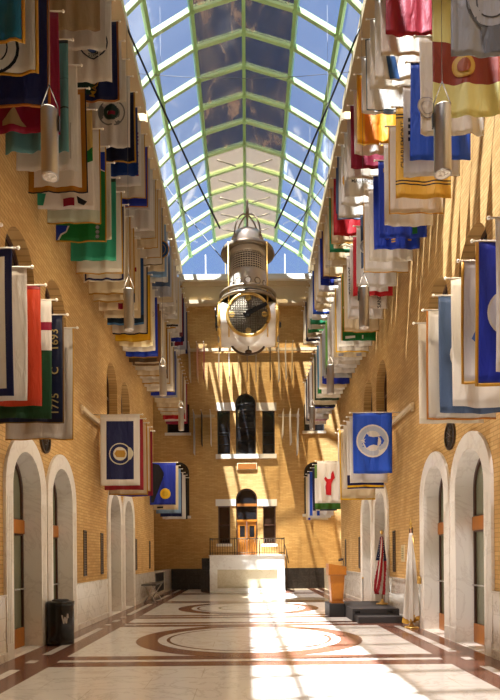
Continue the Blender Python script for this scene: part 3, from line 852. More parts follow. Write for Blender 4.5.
AR = {
 -3: F_('grey dark-sealed', '#8d8f94', h=1.42, seal=[(.55, .52, .34, '#4a4c52', '#9a9ca2')], patch=[([(.4, .75), (.95, .72), (1, .95), (.45, .97)], '#5c5e64')]),
 -1: F_('yellow, red and yellow banded', YP, h=1.60, dz=-.14, bands=[(.37, .72, '#8a3016')], seal=[(.47, .57, .16, GD, '#c9a040', '#9a4a1c')]),
 0: F_('plain white satin', WH, h=1.48, seal=[(.12, .72, .16, GY, WH)]), 1: F_('strong blue', RB2, h=1.50), 2: F_('white black-lettered', WH, h=1.48, marks=[(.08, .17, .36, .64, 4, BK)]),
 3: F_('yellow CHARLEMONT', '#e0b040', h=1.56, bands=[(.07, .085, BK), (.105, .12, BK), (.80, .815, BK), (.835, .85, BK)], txt=[('CHARLEMONT', .13, .42, .12, '#3a2c10', PI/2)], patch=[([(.25, .6), (.6, .58), (.6, .68), (.25, .68)], RD), ([(.28, .62), (.5, .6), (.52, .66), (.3, .67)], '#8a94b0')]),
 4: F_('white gold-edged satin', WW, h=1.58, fr=GD, frw=.02), 5: F_('plain white', WH, h=1.50), 6: F_('royal blue', RB, h=1.52, patch=[([(.1, .1), (.16, .1), (.16, .15), (.1, .15)], GD), ([(.7, .86), (.8, .86), (.8, .95), (.7, .95)], GN)]),
 7: F_('blue gold-lettered', RB, h=1.50, seal=[(.28, .84, .05, GD, RB)], marks=[(.38, .46, .79, .92, 4, GD), (.74, .82, .82, .90, 2, GD)]), 8: F_('plain white', WW, h=1.50),
 9: F_('white red-lettered gold-fringed', WH, h=1.52, fr=GD, frw=.02, marks=[(.11, .21, .32, .72, 6, RD)]), 10: F_('slate-blue sealed', SL, h=1.22, seal=[(.14, .6, .17, WH, GY)]), 11: F_('plain white satin', WH, h=1.40),
 12: F_('white red-bordered', WH, h=1.44, bd=(RD, .11, 0)), 13: F_('white SAND-lettered', WH, h=1.56, txt=[('SAND', .78, .88, .13, BK, PI/2)]), 14: F_('white TOWN OF lettered', WH, h=1.62, txt=[('TOWN OF', .10, .40, .15, BK, PI/2)]), 15: F_('cream gold-edged', CR, h=1.74, fr=GD, frw=.02),
 16: F_('green gold-edged', GN, h=1.84, cols=[(0, .035, GD)], patch=[([(.12, .93), (.4, .93), (.4, .965), (.12, .97)], WH), ([(.6, .92), (.64, .92), (.64, .97), (.6, .97)], WH), ([(.05, .5), (.09, .5), (.09, .53), (.05, .53)], WH)]), 17: F_('plain white', WH, h=1.82), 18: F_('white gold-hemmed', WH, h=1.82, fr=YL, frw=.03),
 19: F_('cream grey-blocked', CR, h=1.82, patch=[([(.15, .94), (.3, .94), (.3, .99), (.15, .99)], GY), ([(.7, .94), (.85, .94), (.85, .99), (.7, .99)], GY)]), 20: F_('plain white', WH, h=1.76), 21: F_('ivory', WW, h=1.74), 22: F_('plain white', WH, h=1.70), 23: F_('white lime-edged', WH, h=1.74, cols=[(0, .2, LM)]),
 24: F_('grey-white', '#b5b0a8', h=1.76), 25: F_('grey blue-bottomed', '#b0aca4', h=1.80, bands=[(.86, 1, RB3)]), 26: F_('cream red-dotted', CR, h=1.80), 27: F_('white', WH, h=1.74), 28: F_('teal green-bottomed', '#2d7a94', h=1.78, bands=[(.87, 1, GN)], cols=[(.15, 1, WH)]), 29: F_('plain white', WW, h=1.80),
 30: F_('dark olive', DG, h=1.76), 31: F_('cream', CR, h=1.80), 32: F_('black-bottomed white', WH, h=1.80, bands=[(.9, 1, BK)], cols=[(0, .1, BN)]), 33: F_('white blue-striped', WH, h=1.80, bands=[(.93, .96, RB3)]), 34: F_('plain white', WH, h=1.84), 35: F_('brown', BN, h=1.7), 36: F_('white', WH, h=1.84), 37: F_('navy-edged pink', '#c89aa0', h=1.8, cols=[(0, .15, NV)]), 38: F_('plain white', WH, h=1.86)}
BL = {
 4: F_('tan', TN, h=1.38), 5: F_('plain white', WH, h=1.38), 6: F_('white blue-sealed', WH, h=1.56, seal=[(.38, .53, .29, '#3a3c46', WH, '#4a64a0')], txt=[('MASS', .38, .665, .085, BK, PI+.05)]),
 7: F_('navy gold-lettered gold-fringed', NV, h=1.56, fr='#b06a28', txt=[('MASS', .48, .84, .17, GD, PI*.4)], seal=[(.7, .8, .2, '#1c3a2c', '#1c3a2c')]), 8: F_('plain white', WH, h=1.02), 9: F_('plain ivory', WW, h=.92), 10: F_('white green-and-red sealed', WH, h=1.64, seal=[(.45, .50, .31, '#7a7670', WH, '#233a30')], patch=[([(.36, .49), (.54, .49), (.54, .54), (.36, .54)], CM)]),
 11: F_('black-navy gold-hemmed', '#11142e', h=1.60, fr=GD, frw=.03), 12: F_('blue mountain-patterned', '#163878', h=1.62, patch=[([(1, 1), (1, .86), (.92, .9), (.86, .82), (.74, .93), (.7, 1)], TB), ([(.95, .9), (.86, .82), (.8, .88), (.86, .88)], WH)]), 13: F_('white red-lettered', WH, h=1.60, marks=[(.06, .13, .18, .40, 4, CM), (.06, .13, .48, .58, 2, CM), (.06, .13, .66, .88, 4, CM)]),
 14: F_('ivory gold-hemmed', WW, h=1.62, fr=GD, frw=.02), 15: F_('royal blue gold-hemmed', RB3, h=1.58, fr='#b06a28', frw=.025), 16: F_('grey black-sealed', '#b8b2aa', h=1.40, seal=[(.3, .68, .2, BK, '#b8b2aa')]), 17: F_('white brown-sealed', WH, h=1.70, seal=[(.45, .5, .24, '#5a3a30', WH)]), 18: F_('white gold-bound', WW, h=1.70, fr=GD, frw=.02),
 19: F_('cream gold-bound', CR, h=1.72, fr=GD, frw=.02), 20: F_('ivory gold-bound', WW, h=1.76, fr=GD, frw=.02), 21: F_('white dark-hemmed', WW, h=1.74, fr='#5a4a20', frw=.02), 22: F_('cream gold-sealed', CR, h=1.74, seal=[(.15, .6, .3, GD, ST)]), 23: F_('pale steel-blue', LB, h=1.70), 24: F_('plain white', WH, h=1.66), 25: F_('slate-blue', SL, h=1.60), 26: F_('grey-white', '#b4b0b0', h=1.76),
 27: F_('plain cream', CR, h=1.76), 28: F_('plain white', WH, h=1.70), 29: F_('plain ivory', WW, h=1.80), 30: F_('white dotted', WH, h=1.8, patch=[([(.03, .6), (.12, .6), (.12, .66), (.03, .66)], BK), ([(.03, .8), (.12, .8), (.12, .86), (.03, .86)], BK)]), 31: F_('cream', CR, h=1.80), 32: F_('white gold-scripted', WH, h=1.84, patch=[([(.1, .9), (.8, .9), (.8, .94), (.1, .94)], '#3a3430'), ([(.2, .955), (.7, .955), (.7, .985), (.2, .985)], GD)]),
 33: F_('plain white', WH, h=1.80), 34: F_('white crimson-edged', WH, h=1.78, cols=[(0, .16, '#7a3038')]), 35: F_('white blue-bottomed', WH, h=1.82, bands=[(.9, 1, RB3)], cols=[(0, .14, NV)]), 36: F_('grey red-cornered', '#b8b4b8', h=1.80, patch=[([(.1, .88), (.5, .88), (.5, 1), (.1, 1)], CM)]), 37: F_('plain grey', '#b4b0b2', h=1.84), 38: F_('white dark-edged', WH, h=1.86, cols=[(0, .1, NV)])}
BR_ = {
 4: F_('deep red', '#a02030', h=1.50), 5: F_('plain white', WW, h=1.52), 6: F_('white blue-barred', WH, h=1.56, patch=[([(.30, 1), (.22, .72), (.42, .72), (.52, .98)], ST)]), 7: F_('plain ivory', WW, h=1.40), 8: F_('white dark-bordered', WH, h=1.52, bd=('#3c5a60', .02, .0)), 9: F_('white black-marked', WH, h=1.2, patch=[([(.5, .86), (.75, .86), (.75, 1), (.5, 1)], BK)]),
 10: F_('golden yellow', '#e0a010', h=1.58, cols=[(.18, .5, '#e08410')], fr='#e8c040', frw=.02), 11: F_('plain white satin', WH, h=1.52), 12: F_('crimson', CM, h=1.52), 13: F_('plain beige', WW, h=1.50), 14: F_('white MARLBORO-lettered', WH, h=1.66, txt=[('MARLBORO', .55, .76, .13, '#2a2622', 0)]), 15: F_('white yellow-badged', WH, h=1.60, patch=[([(.03, .55), (.1, .48), (.1, .7), (.03, .64)], GD)]),
 16: F_('white slate-piped', WH, h=1.66, fr=SL, frw=.035), 17: F_('slate-blue', SL, h=1.3), 18: F_('red', RD, h=1.62), 19: F_('cream gold-bound', CR, h=1.62, fr=GD, frw=.02), 20: F_('white green-framed', CR, h=1.66, bd=('#1c7a4c', .12, 0), patch=[([(.3, .88), (.5, .8), (.75, .88), (.75, .9), (.5, .82), (.3, .9)], DG)]), 21: F_('plain cream', CR, h=1.66),
 22: F_('plain ivory', WW, h=1.66), 23: F_('cream gold-bound', CR, h=1.7, fr=GD, frw=.02), 24: F_('dark indigo', '#241c60', h=1.60), 25: F_('royal blue white-patched', RB3, h=1.62, patch=[([(.5, .8), (.75, .8), (.75, 1), (.5, 1)], WH)]), 26: F_('plain white', WH, h=1.62), 27: F_('plain cream', CR, h=1.64), 28: F_('ivory', WW, h=1.66), 29: F_('cream', CR, h=1.68),
 30: F_('white blue-framed', WW, h=1.66, bd=(RB2, .12, 0)), 31: F_('plain white', WH, h=1.70), 32: F_('white green-bottomed', WH, h=1.68, bands=[(.86, 1, '#1c7a4c')]), 33: F_('plain white', WH, h=1.70), 34: F_('cream green-bottomed', CR, h=1.68, bands=[(.88, 1, GN)]), 35: F_('beige', TN, h=1.70), 36: F_('white navy-framed', WH, h=1.70, bd=(NV, .1, 0)), 37: F_('plain white', WH, h=1.5), 38: F_('plain ivory', WW, h=1.5)}
CL = [
 (6.18, F_('plain white', WH, h=1.6)), (6.645, F_('white blue-framed', WH, h=1.66, bd=(NV, .085, .0))), (7.08, F_('plain pinkish-white', WH, h=1.60)), (7.55, F_('orange-red', OR, h=1.54, bands=[(0, .03, '#7a1818')])),
 (7.985, F_('dark green white-topped', '#1c4426', h=1.62, bands=[(0, .18, WH), (.18, .25, CM), (.25, .42, WH)])),
 (8.47, F_('navy gold-dated', '#0d1330', h=1.56, fr='#7a5a28', frw=.015, txt=[('1693', .11, .23, .16, '#a8925c', PI/2), ('C', .11, .52, .16, '#a8925c', PI/2), ('1775', .11, .83, .16, '#a8925c', PI/2)])), (8.96, F_('silvery white satin', '#cfc4b4', h=1.70, fr=GD, frw=.015)),
 (14.4, F_('navy white-bordered sealed', NV, h=1.74, bd=(WH, .15, 0), seal=[(.5, .55, .27, '#cfc4a8', NV, '#d8d0b8')], patch=[([(.39, .60), (.36, .55), (.39, .50), (.58, .50), (.64, .55), (.58, .60)], '#b5852a'), ([(.16, .53), (.22, .47), (.30, .45), (.30, .65), (.22, .63), (.16, .57)], '#cfc4a8')])), (14.85, F_('dark red', '#9a1c24', h=1.80)), (15.3, F_('cream gold-hemmed', CR, h=1.84, fr=GD, frw=.03)), (15.8, F_('ivory gold-edged', WW, h=1.7, fr=GD, frw=.02)), (16.3, F_('red and violet halved', PU, h=1.78, bands=[(0, .3, RD)], cols=[(0, .15, CM)])),
 (21.7, F_('blue gold-sealed', RB3, h=1.56, seal=[(.4, .74, .2, '#d8b838', YL, '#c8a020')], patch=[([(.62, .05), (.95, .0), (.95, .95), (.85, .95), (.8, .5), (.45, .32), (.45, .24), (.7, .22)], '#14131a')])), (22.5, F_('cream dark-badged', CR, h=1.68, patch=[([(.6, .93), (.85, .93), (.85, .97), (.6, .97)], BK)])), (23.3, F_('pale blue', LB, h=1.76)), (24.3, F_('navy white-striped', NV, h=1.82, cols=[(0, .06, WH)])), (25.1, F_('plain white', WH, h=1.86)), (25.9, F_('black-edged white', WH, h=1.82, cols=[(0, .1, BK)]))]
CRR = [
 (6.13, F_('plain white', WH, h=1.6)), (6.58, F_('royal blue white-sealed', '#20309c', h=1.58, fr=GD, frw=.035, seal=[(.38, .5, .27, WH, '#d8d4dc', '#2c4a9c')])), (7.02, F_('white satin blue-scripted', WH, h=1.44, fr=GD, frw=.03, patch=[([(.16, .55), (.3, .50), (.28, .62), (.4, .6), (.3, .72), (.18, .70), (.1, .64)], '#4a6ab0')])), (7.46, F_('plain white', WH, h=1.62)), (7.95, F_('slate-blue sealed', SL, h=1.58, seal=[(.42, .5, .26, WH, '#b8b4b0', SL)])),
 (8.42, F_('white satin gold-edged', WH, h=1.54, fr='#c07a2c', frw=.025)), (8.89, F_('plain ivory', WW, h=1.52)),
 (14.4, F_('bright blue white-sealed', RB2, h=1.48, seal=[(.5, .46, .40, WH, '#b4b6be', WH)], patch=[([(.28, .46), (.38, .38), (.52, .40), (.72, .38), (.80, .46), (.72, .55), (.52, .52), (.38, .55)], RB2), ([(.26, .44), (.34, .34), (.40, .37), (.34, .42)], RB2), ([(.26, .48), (.34, .58), (.40, .55), (.34, .50)], RB2)])), (14.85, F_('plain white', WH, h=1.66)), (15.3, F_('navy and yellow bottomed', NV, h=1.76, bands=[(.95, .98, YL), (0, .8, WH)])), (15.8, F_('ivory', WW, h=1.70)), (16.3, F_('cream gold-hemmed', CR, h=1.92, fr=YL, frw=.035)), (16.75, F_('plain white', WH, h=1.9)),
 (21.7, F_('white red-shaped', WH, h=1.54, w=.84, patch=[([(.38, .80), (.36, .60), (.40, .50), (.30, .42), (.36, .36), (.46, .42), (.58, .42), (.66, .36), (.62, .28), (.70, .22), (.74, .30), (.78, .40), (.70, .44), (.62, .54), (.60, .82)], RD)], seal=[(.48, .62, .12, GY, '#d0ccc8')])), (22.5, F_('olive green-bottomed', WH, h=1.72, bands=[(.86, 1, '#3c6a1c'), (0, .3, '#6a8a3c')])), (23.3, F_('navy white-edged', '#2a2440', h=1.70, cols=[(.12, .3, WH)])), (24.3, F_('white blue-striped', WH, h=1.82, cols=[(.0, .12, RB2), (.3, .42, RB2)])), (25.1, F_('plain white', WH, h=1.86)), (25.9, F_('cream blue-striped', CR, h=1.90, cols=[(.1, .2, RB3)]))]

ORD = ['first', 'second', 'third', 'fourth', 'fifth', 'sixth', 'seventh', 'eighth', 'ninth', 'tenth', 'eleventh', 'twelfth', 'thirteenth', 'fourteenth', 'fifteenth',
       'sixteenth', 'seventeenth', 'eighteenth', 'nineteenth', 'twentieth'] 
TENS = {2: 'twenty', 3: 'thirty', 4: 'forty'}
TENTH = {2: 'twentieth', 3: 'thirtieth', 4: 'fortieth'}
def ordw(n):
    if n <= 20: return ORD[n-1]
    t_, u = divmod(n, 10)
    return TENTH[t_] if u == 0 else TENS[t_] + '-' + ORD[u-1]

def hang(side, xt, w, Z, zt, spec, label, group, rnd):
    kw = spec[2]
    root = thing('hanging_flag', label, 'flag', (side*HW, Z, zt+kw.get('dz', 0)*0), 0, group)
    w = kw.get('w', w)
    xi = side*(xt-HW); xo = side*(xt+w-HW)
    xw = 0 if Z < YR else side*(XR-HW-.01)
    Flag(root, xi, xo, kw['h'], spec, xw, rnd)
    return root

rnd = random.Random(11)
def lab_(look, prev, o_, sd, tier):
    a = f'{look} flag behind a {prev} one, {o_} in the {sd} {tier} row'
    return a if len(a.replace('-', ' ').split()) <= 15 else f'{look} flag, {o_} from the front in the {sd} {tier} row'
for side, tier, table, zt, xt in ((-1, 'middle', AL, 9.34, 2.60), (1, 'middle', AR, 9.34, 2.60), (-1, 'top', BL, 12.53, 2.56), (1, 'top', BR_, 12.53, 2.56)):
    sd = 'left' if side < 0 else 'right'
    prev = None; n = 0
    for k in sorted(table):
        n += 1
        sp = table[k]; Z = 8.74+.455*k + sp[2].get('dz', 0)
        if YR-.4 <= Z < YR: Z -= 0
        first = n == 1
        lab = f'{sp[0]} flag, {ordw(n)} from the front in the {sd} {tier} row' if not prev else lab_(sp[0], prev, ordw(n), sd, tier)
        hang(side, xt+(.04 if side < 0 else .005), .94, Z, zt, sp, lab, f'flags of the {tier} row on the {sd} wall', rnd)
        prev = sp[0]
for side, table in ((-1, CL), (1, CRR)):
    sd = 'left' if side < 0 else 'right'
    prev = None; n = 0; lastg = None
    for Z, sp in table:
        g = 'near' if Z < 12 else 'middle' if Z < 19 else 'far'
        if g != lastg: n = 0; lastg = g; prev = None
        n += 1
        lab = f'{sp[0]} flag, foremost of the {g} low group on the {sd} wall' if n == 1 else f'{sp[0]} flag, {ordw(n)} from the front in the {sd} {g} low group'
        hang(side, (2.67 if g == 'near' else 2.645) if side < 0 else 2.60, 1.03 if g == 'near' and side < 0 else .97 if g != 'far' else .98, Z, 5.12, sp, lab, f'flags of the {g} low group on the {sd} wall', rnd)

# banners standing out from the end wall, seen edge-on
def edge_banner(px_, zt, h, spec, label, group):
    x = (px_-247+.0082*180)*28.6/585-.03
    root = thing('hanging_flag', label, 'flag', (x, YB-.08, zt), PI/2, group)
    # local x -> world +y ; the tip points to the viewer (-x local)
    Flag(root, -1.0, -.1, h, (spec[0], spec[1], dict(spec[2], h=h)), -.068, rnd, .7)
cols_u = [F_('white', WH), F_('cream', CR), F_('dark red', CM), F_('pale', WW), F_('ivory', WH), F_('beige', TN), F_('navy', NV), F_('grey-white', '#b8b2a8'), F_('dark brown', '#4a3420'), F_('pale tan', WW), F_('white', WH), F_('cream', CR)]
for i, (x, sp) in enumerate(zip((189, 197, 204, 219, 229, 238, 247, 256.5, 270.7, 279, 286, 293), cols_u)):
    edge_banner(x, 10.45+EYE, 1.72, sp, f'{sp[0]} edge-on flag, {ordw(i+1)} from the left in the end wall\'s upper row', 'edge-on flags of the upper row on the end wall')
for i, (x, hh, sp) in enumerate(((193, 2.05, F_('grey', '#b4b2b0')), (201, 1.6, F_('dark brown', '#3a2a1c')), (210, 1.6, F_('white', WH)), (283, 1.25, F_('pale', WW)), (290, 1.6, F_('white', WH)), (298, 2.1, F_('grey black-flecked', '#b8b4b0')))):
    sd = 'left' if i < 3 else 'right'
    edge_banner(x, 7.14+EYE, hh, sp, f'{sp[0]} edge-on flag of the lower three, {sd} part of the end wall', f'edge-on flags of the lower {sd} row on the end wall')

# ------------------------------------------------------------------ hanging cylinder lamps
FILL_D = 168
for s in (-1, 1):
    sd = 'left' if s < 0 else 'right'
    for i, Z in enumerate((6.94, 11.6, 16.3, 20.8)):
        zb = 4.52+EYE
        t = thing('pendant_lamp', f'steel cylinder lamp hanging {["nearest", "second", "third", "farthest"][i]} along the {sd} flags', 'lamp', (s*2.33, Z, zb), 0, f'cylinder lamps on the {sd} side')
        obj('shade', lathe(B(), [(.085, .012), (.098, 0), (.1, .02), (.1, .78), (.094, .8), (.03, .81)], 28), M_STEEL, t)
        bm = B(); lathe(bm, [(.082, -.004), (.082, .02)], 20); 
        for k in range(3):
            a = 2*PI*k/3; lathe(bm, [(.022, -.014), (.026, -.003)], 10, 0, (.04*math.cos(a), .04*math.sin(a), 0))
        obj('lens', bm, M_NICKEL, t)
        bm = B()
        zc = 15.35+EYE-zb
        for q in (-1, 1):
            tube(bm, [(q*.1, 0, .62), (q*.1, 0, .84), (0, 0, 1.1)], .007, 6)
        tube(bm, [(0, 0, 1.1), (0, 0, zc)], .0035, 6)
        obj('cable', bm, M_CWIRE, t)
        obj('bracket', box(B(), *sorted((-s*.105, -s*.12)), -.02, .02, .55, .72), M_STEELD, t)
        ld = bpy.data.lights.new('fill_down', 'SPOT'); ld.energy = FILL_D; ld.shadow_soft_size = .08; ld.color = (1, .86, .68)  # added fill for the shaded lower walls; the cylinder itself hangs unlit
        ld.spot_size = math.radians(165); ld.spot_blend = .5
        lu = bpy.data.lights.new('fill_up', 'POINT'); lu.energy = 4 if i == 0 else 20; lu.shadow_soft_size = .15; lu.color = (1, .88, .72)  # added soft fill lifting the shaded flags, placed above the dark lamp
        lq = bpy.data.objects.new('fill_up', lu); COL.objects.link(lq); lq.parent = t; lq.location = (0, 0, 1.0)
        lo = bpy.data.objects.new('fill_down', ld); COL.objects.link(lo); lo.parent = t; lo.location = (0, 0, -.03)

# ------------------------------------------------------------------ the clock
CY = 19.0
def ZY(y): return (557-y)*.03248 + EYE
t = thing('hanging_clock', 'large four-faced metal lantern clock hanging under the glass roof', 'clock', (0.07, CY, ZY(350)))
o0 = ZY(350)
def h_(y): return ZY(y)-o0
def hf(y, r=.6): return (557-y)*(CY-r)/585+EYE-o0
PX = .03248
bm = lathe(B(), [(.012, h_(199)), (.05, h_(202)), (.03, h_(206)), (.06, h_(210)), (.035, h_(219))], 12)
obj('finial', bm, M_NICKELD, t)
bm = B()
for k in range(4):
    a = PI/4 + k*PI/2
    pts = [(18*PX*math.sin(q)*math.cos(a), 18*PX*math.sin(q)*math.sin(a), h_(243) + (h_(215)-h_(243))*math.cos(q)) for q in [PI/2*i/10 for i in range(11)]]
    tube(bm, pts, .024, 8)
tube(bm, [(0, 0, h_(243)), (0, 0, h_(200))], .03, 8)
obj('crown_hoops', bm, M_NICKELD, t)
for k in range(2):
    pass
obj('dome', lathe(B(), [(.02, hf(226, .3)), (9*PX, hf(227, .3)), (14*PX, hf(229.5, .3)), (16.5*PX, hf(234, .4)), (18*PX, hf(245)), (17*PX, hf(250))], 40), M_NICKEL, t)
obj('brim', lathe(B(), [(16*PX, h_(248)), (22*PX, h_(249)), (26*PX, h_(251.5)), (27*PX, h_(255)), (26.4*PX, h_(256.5)), (25*PX, h_(254)), (17*PX, h_(253))], 48), M_NICKELD, t)
# woven lantern
obj('lantern_core', lathe(B(), [(16*PX, hf(249)), (16*PX, hf(268))], 32), M_STEELD, t)
bm = B(); R_ = 17.6*PX
for j in range(9):
    z = hf(250)+(hf(268)-hf(250))*j/8
    tube(bm, [(R_*math.cos(2*PI*k/36), R_*math.sin(2*PI*k/36), z) for k in range(36)], .016, 5, closed=True)
for k in range(44):
    a = 2*PI*k/44
    tube(bm, [(R_*math.cos(a), R_*math.sin(a), hf(249)), (R_*math.cos(a), R_*math.sin(a), hf(268))], .014, 5)
obj('lattice', bm, M_NICKEL, t)
obj('drum', lathe(B(), [(17*PX, hf(266)), (18.4*PX, hf(266)), (18.6*PX, hf(267)), (18.6*PX, hf(286)), (18*PX, hf(287)), (17*PX, hf(292))], 48), M_NICKEL, t)
for k in range(12):
    a = -PI/2 + k*PI/6
    c = Vector((18.7*PX*math.cos(a), 18.7*PX*math.sin(a), hf(279.5)))
    bm = B(); n = Vector((math.cos(a), math.sin(a), 0)); tv = Vector((-n.y, n.x, 0)); zz = Vector((0, 0, 1))
    tube(bm, [c + (tv*math.cos(q) + zz*math.sin(q))*.095 for q in [2*PI*i/18 for i in range(18)]], .018, 6, closed=True)
    f = bm.faces.new([bm.verts.new(c + n*.008 + (tv*math.cos(q) + zz*math.sin(q))*.088) for q in [2*PI*i/18 for i in range(18)]])
    bm.faces.ensure_lookup_table(); bm.faces[-1].material_index = 1
    obj('porthole', bm, [M_NICKELD, M_DIAL], t)
for zy in (292, 298):
    bm = B(); r = 27*PX
    tube(bm, [(r*math.cos(2*PI*k/48), r*math.sin(2*PI*k/48), h_(zy+5)) for k in range(48)], .055, 8, closed=True)
    obj('hoop', bm, M_NICKELD, t)
obj('gallery', lathe(B(), [(16*PX, hf(289)), (26.5*PX, h_(300)), (26.5*PX, h_(301)), (16*PX, h_(303))], 40), M_STEELD, t)
# clock body: two crossed drums
FR = 20*PX; FZ = hf(314.6, .82)
obj('case', lathe(B(), [(FR*.98, -25*PX), (FR*1.06, -23*PX), (FR*1.06, 23*PX), (FR*.98, 25*PX)], 48, 0, (0, 0, FZ), 'y'), M_NICKEL, t)
obj('case', lathe(B(), [(FR*1.0, -28*PX), (FR*1.06, -25*PX), (FR*1.06, 25*PX), (FR*1.0, 28*PX)], 48, 0, (0, 0, FZ), 'x'), M_NICKEL, t)
for d in range(4):
    rot = Matrix.Rotation(d*PI/2, 4, 'Z')
    dist = -(25.3*PX if d % 2 == 0 else 28.3*PX)
    def emit(name, bm, m, par=t):
        for v in bm.verts: v.co = rot @ (v.co + Vector((0, dist, FZ)))
        return obj(name, bm, m, par)
    bm = lathe(B(), [(.012, 0), (FR*.96, 0)], 40, 0, (0, 0, 0), 'y')
    face = emit('dial', bm, M_DIAL)
    bm = B()
    tube(bm, [(FR*math.cos(2*PI*k/48), 0, FR*math.sin(2*PI*k/48)) for k in range(48)], .055, 8, closed=True)
    emit('dial_rim', bm, M_GOLD, face)
    bm = B()
    for k in range(-8, 9):
        q = k*FR/9; L_ = math.sqrt(max(0, (FR*.93)**2-q*q))
        tube(bm, [(q, -.02, -L_), (q, -.02, L_)], .012, 4); tube(bm, [(-L_, -.025, q), (L_, -.025, q)], .012, 4)
    tube(bm, [(-FR*.93, -.03, -.0), (FR*.93, -.03, -.0)], .014, 5)
    emit('mesh', bm, M_NICKELD, face)
    for a, m in ((0, M_GOLD), (PI/2, M_GOLD), (PI, M_GOLD), (1.5*PI, M_GOLD)):
        bm = lathe(B(), [(.085, -.035), (.1, -.02), (.1, 0)], 18, 0, (FR*.78*math.cos(a), 0, FR*.78*math.sin(a)), 'y')
        emit('hour_marker', bm, m, face)
    def hand(ang, L_, w, y, tail):
        dx, dz = math.sin(ang), math.cos(ang)
        bm = B()
        pts = [(-tail, -w), (-tail, w), (L_, w*.75), (L_, -w*.75)]
        vs = []
        for yy in (y, y-.035):
            vs.append([bm.verts.new((dx*a+dz*b, yy, dz*a-dx*b)) for a, b in pts])
        bm.faces.new(vs[0]); bm.faces.new(vs[1][::-1])
        for i in range(4): bm.faces.new((vs[0][i], vs[0][(i+1) % 4], vs[1][(i+1) % 4], vs[1][i]))
        return bm
    emit('hour_hand', hand(math.radians(50), FR*.5, .05, -.06, .06), M_BLACKM, face)
    emit('minute_hand', hand(math.radians(63), FR*1.0, .075, -.10, .16), M_BLACKM, face)
    emit('hub', lathe(B(), [(.08, -.15), (.09, -.03)], 16, 0, (0, 0, 0), 'y'), M_BLACKM, face)
bm = B()
for k in range(4):
    a = PI/4+k*PI/2; r = 26.5*PX
    tube(bm, [(r*math.cos(a), r*math.sin(a), h_(252)), (r*math.cos(a), r*math.sin(a), h_(344))], .024, 8)
obj('rods', bm, M_GOLD, t)
for s in (-1, 1):
    for q in (-1, 1): obj('side_strut', tube(B(), [(s*29*PX, q*.42, FZ+.35), (s*29*PX, q*.42, h_(347))], .035, 8), M_NICKELD, t)
obj('base', lathe(B(), [(.2, h_(335)), (15*PX, h_(336.5)), (15.5*PX, h_(339)), (13*PX, h_(341.5)), (.15, h_(342.5))], 40), M_NICKELD, t)
bm = B(); r = 17.5*PX
tube(bm, [(r*math.cos(q), 0, h_(341)-13.5*PX*math.sin(q)) for q in [PI*i/20 for i in range(21)]], .04, 8)
tube(bm, [(0, 0, h_(343)), (0, 0, h_(353))], .02, 6); sphere(bm, (0, 0, h_(352)), .09, 0, 14, (1.3, 1.3, .8))
obj('lower_hoop', bm, M_IRON, t)

# cables of the clock
for s in (-1, 1):
    sd = 'left' if s < 0 else 'right'
    for (y1, yo, wh, r) in ((15.9, -.55, 'near', .03), (22.3, .55, 'far', .018)):
        a = Vector((.07+s*.86, CY+yo, ZY(238 if yo < 0 else 249)))
        b = Vector((s*3.22, y1, LED+.12))
        t = thing('suspension_cable', f'dark cable from the clock to the {sd} ledge, {wh} side', 'cable', tuple(b), 0, 'suspension cables of the clock')
        pts = [(a-b)*q + Vector((0, 0, -.25*4*q*(1-q)*.4)) for q in [i/10 for i in range(11)]]
        obj('cable', tube(B(), pts, r, 6), M_CABLE, t)
        obj('anchor', lathe(B(), [(.05, -.04), (.06, 0), (.05, .04)], 10, 0, (0, 0, 0), 'x'), M_STEELD, t)
t = thing('tie_wire', 'thin steel wire stretched across under the glass roof', 'wire', (0, 17.7, LED+.2))
obj('wire', tube(B(), [(-3.2, 0, .05), (-1.6, 0, -.08), (0, 0, -.12), (1.6, 0, -.08), (3.2, 0, .05)], .007, 6), M_CWIRE, t)
for s in (-1, 1): obj('anchor', sphere(B(), (s*3.2, 0, .05), .04), M_STEELD, t)

# ------------------------------------------------------------------ furniture at floor level
# speaker's platform
t = thing('stage_platform', 'low charcoal platform with a front step by the right wall', 'platform', (3.03, 15.6, 0))
obj('deck', box(B(), -.47, .68, -1.2, 1.3, 0, .30, bevel=.006), M_STAGE, t)
obj('step', box(B(), -.43, .62, -1.74, -1.2, 0, .155, bevel=.006), M_STAGE, t)
bm = B()
for x in (-.35, .45): box(bm, x-.06, x+.06, -1.206, -1.198, .2, .25)
obj('grip', bm, M_BLACK, t)
t = thing('plinth', 'square dark plinth under the wooden lectern', 'plinth', (2.385, 15.9, 0))
obj('body', box(B(), -.25, .165, -.45, .45, 0, .325, bevel=.006), M_BLACKM, t)
obj('top', box(B(), -.26, .165, -.46, .46, .325, .345, bevel=.004), M_STAGE, t)
t = thing('lectern', 'honey oak lectern with slanted top and microphone on the dark plinth', 'lectern', (2.375, 15.8, .345))
def prism(sec, x0, x1, bevel=0):
    bm = B(); A = [bm.verts.new((x0, y, z)) for y, z in sec]; C = [bm.verts.new((x1, y, z)) for y, z in sec]
    bm.faces.new(A); bm.faces.new(C[::-1]); n = len(sec)
    for i in range(n): bm.faces.new((A[i], A[(i+1) % n], C[(i+1) % n], C[i]))
    if bevel: bmesh.ops.bevel(bm, geom=bm.edges[:], offset=bevel, segments=2, affect='EDGES')
    return bm
def taper(w0, w1, d0, d1, z0, z1):
    bm = B()
    A = [bm.verts.new((x, y, z0)) for x, y in ((-w0, -d0), (w0, -d0), (w0, d0), (-w0, d0))]
    C = [bm.verts.new((x, y, z1)) for x, y in ((-w1, -d1), (w1, -d1), (w1, d1), (-w1, d1))]
    bm.faces.new(A[::-1]); bm.faces.new(C)
    for i in range(4): bm.faces.new((A[i], A[(i+1) % 4], C[(i+1) % 4], C[i]))
    return bm
obj('base', box(B(), -.17, .17, -.22, .22, 0, .04, bevel=.006), M_WOOD, t)
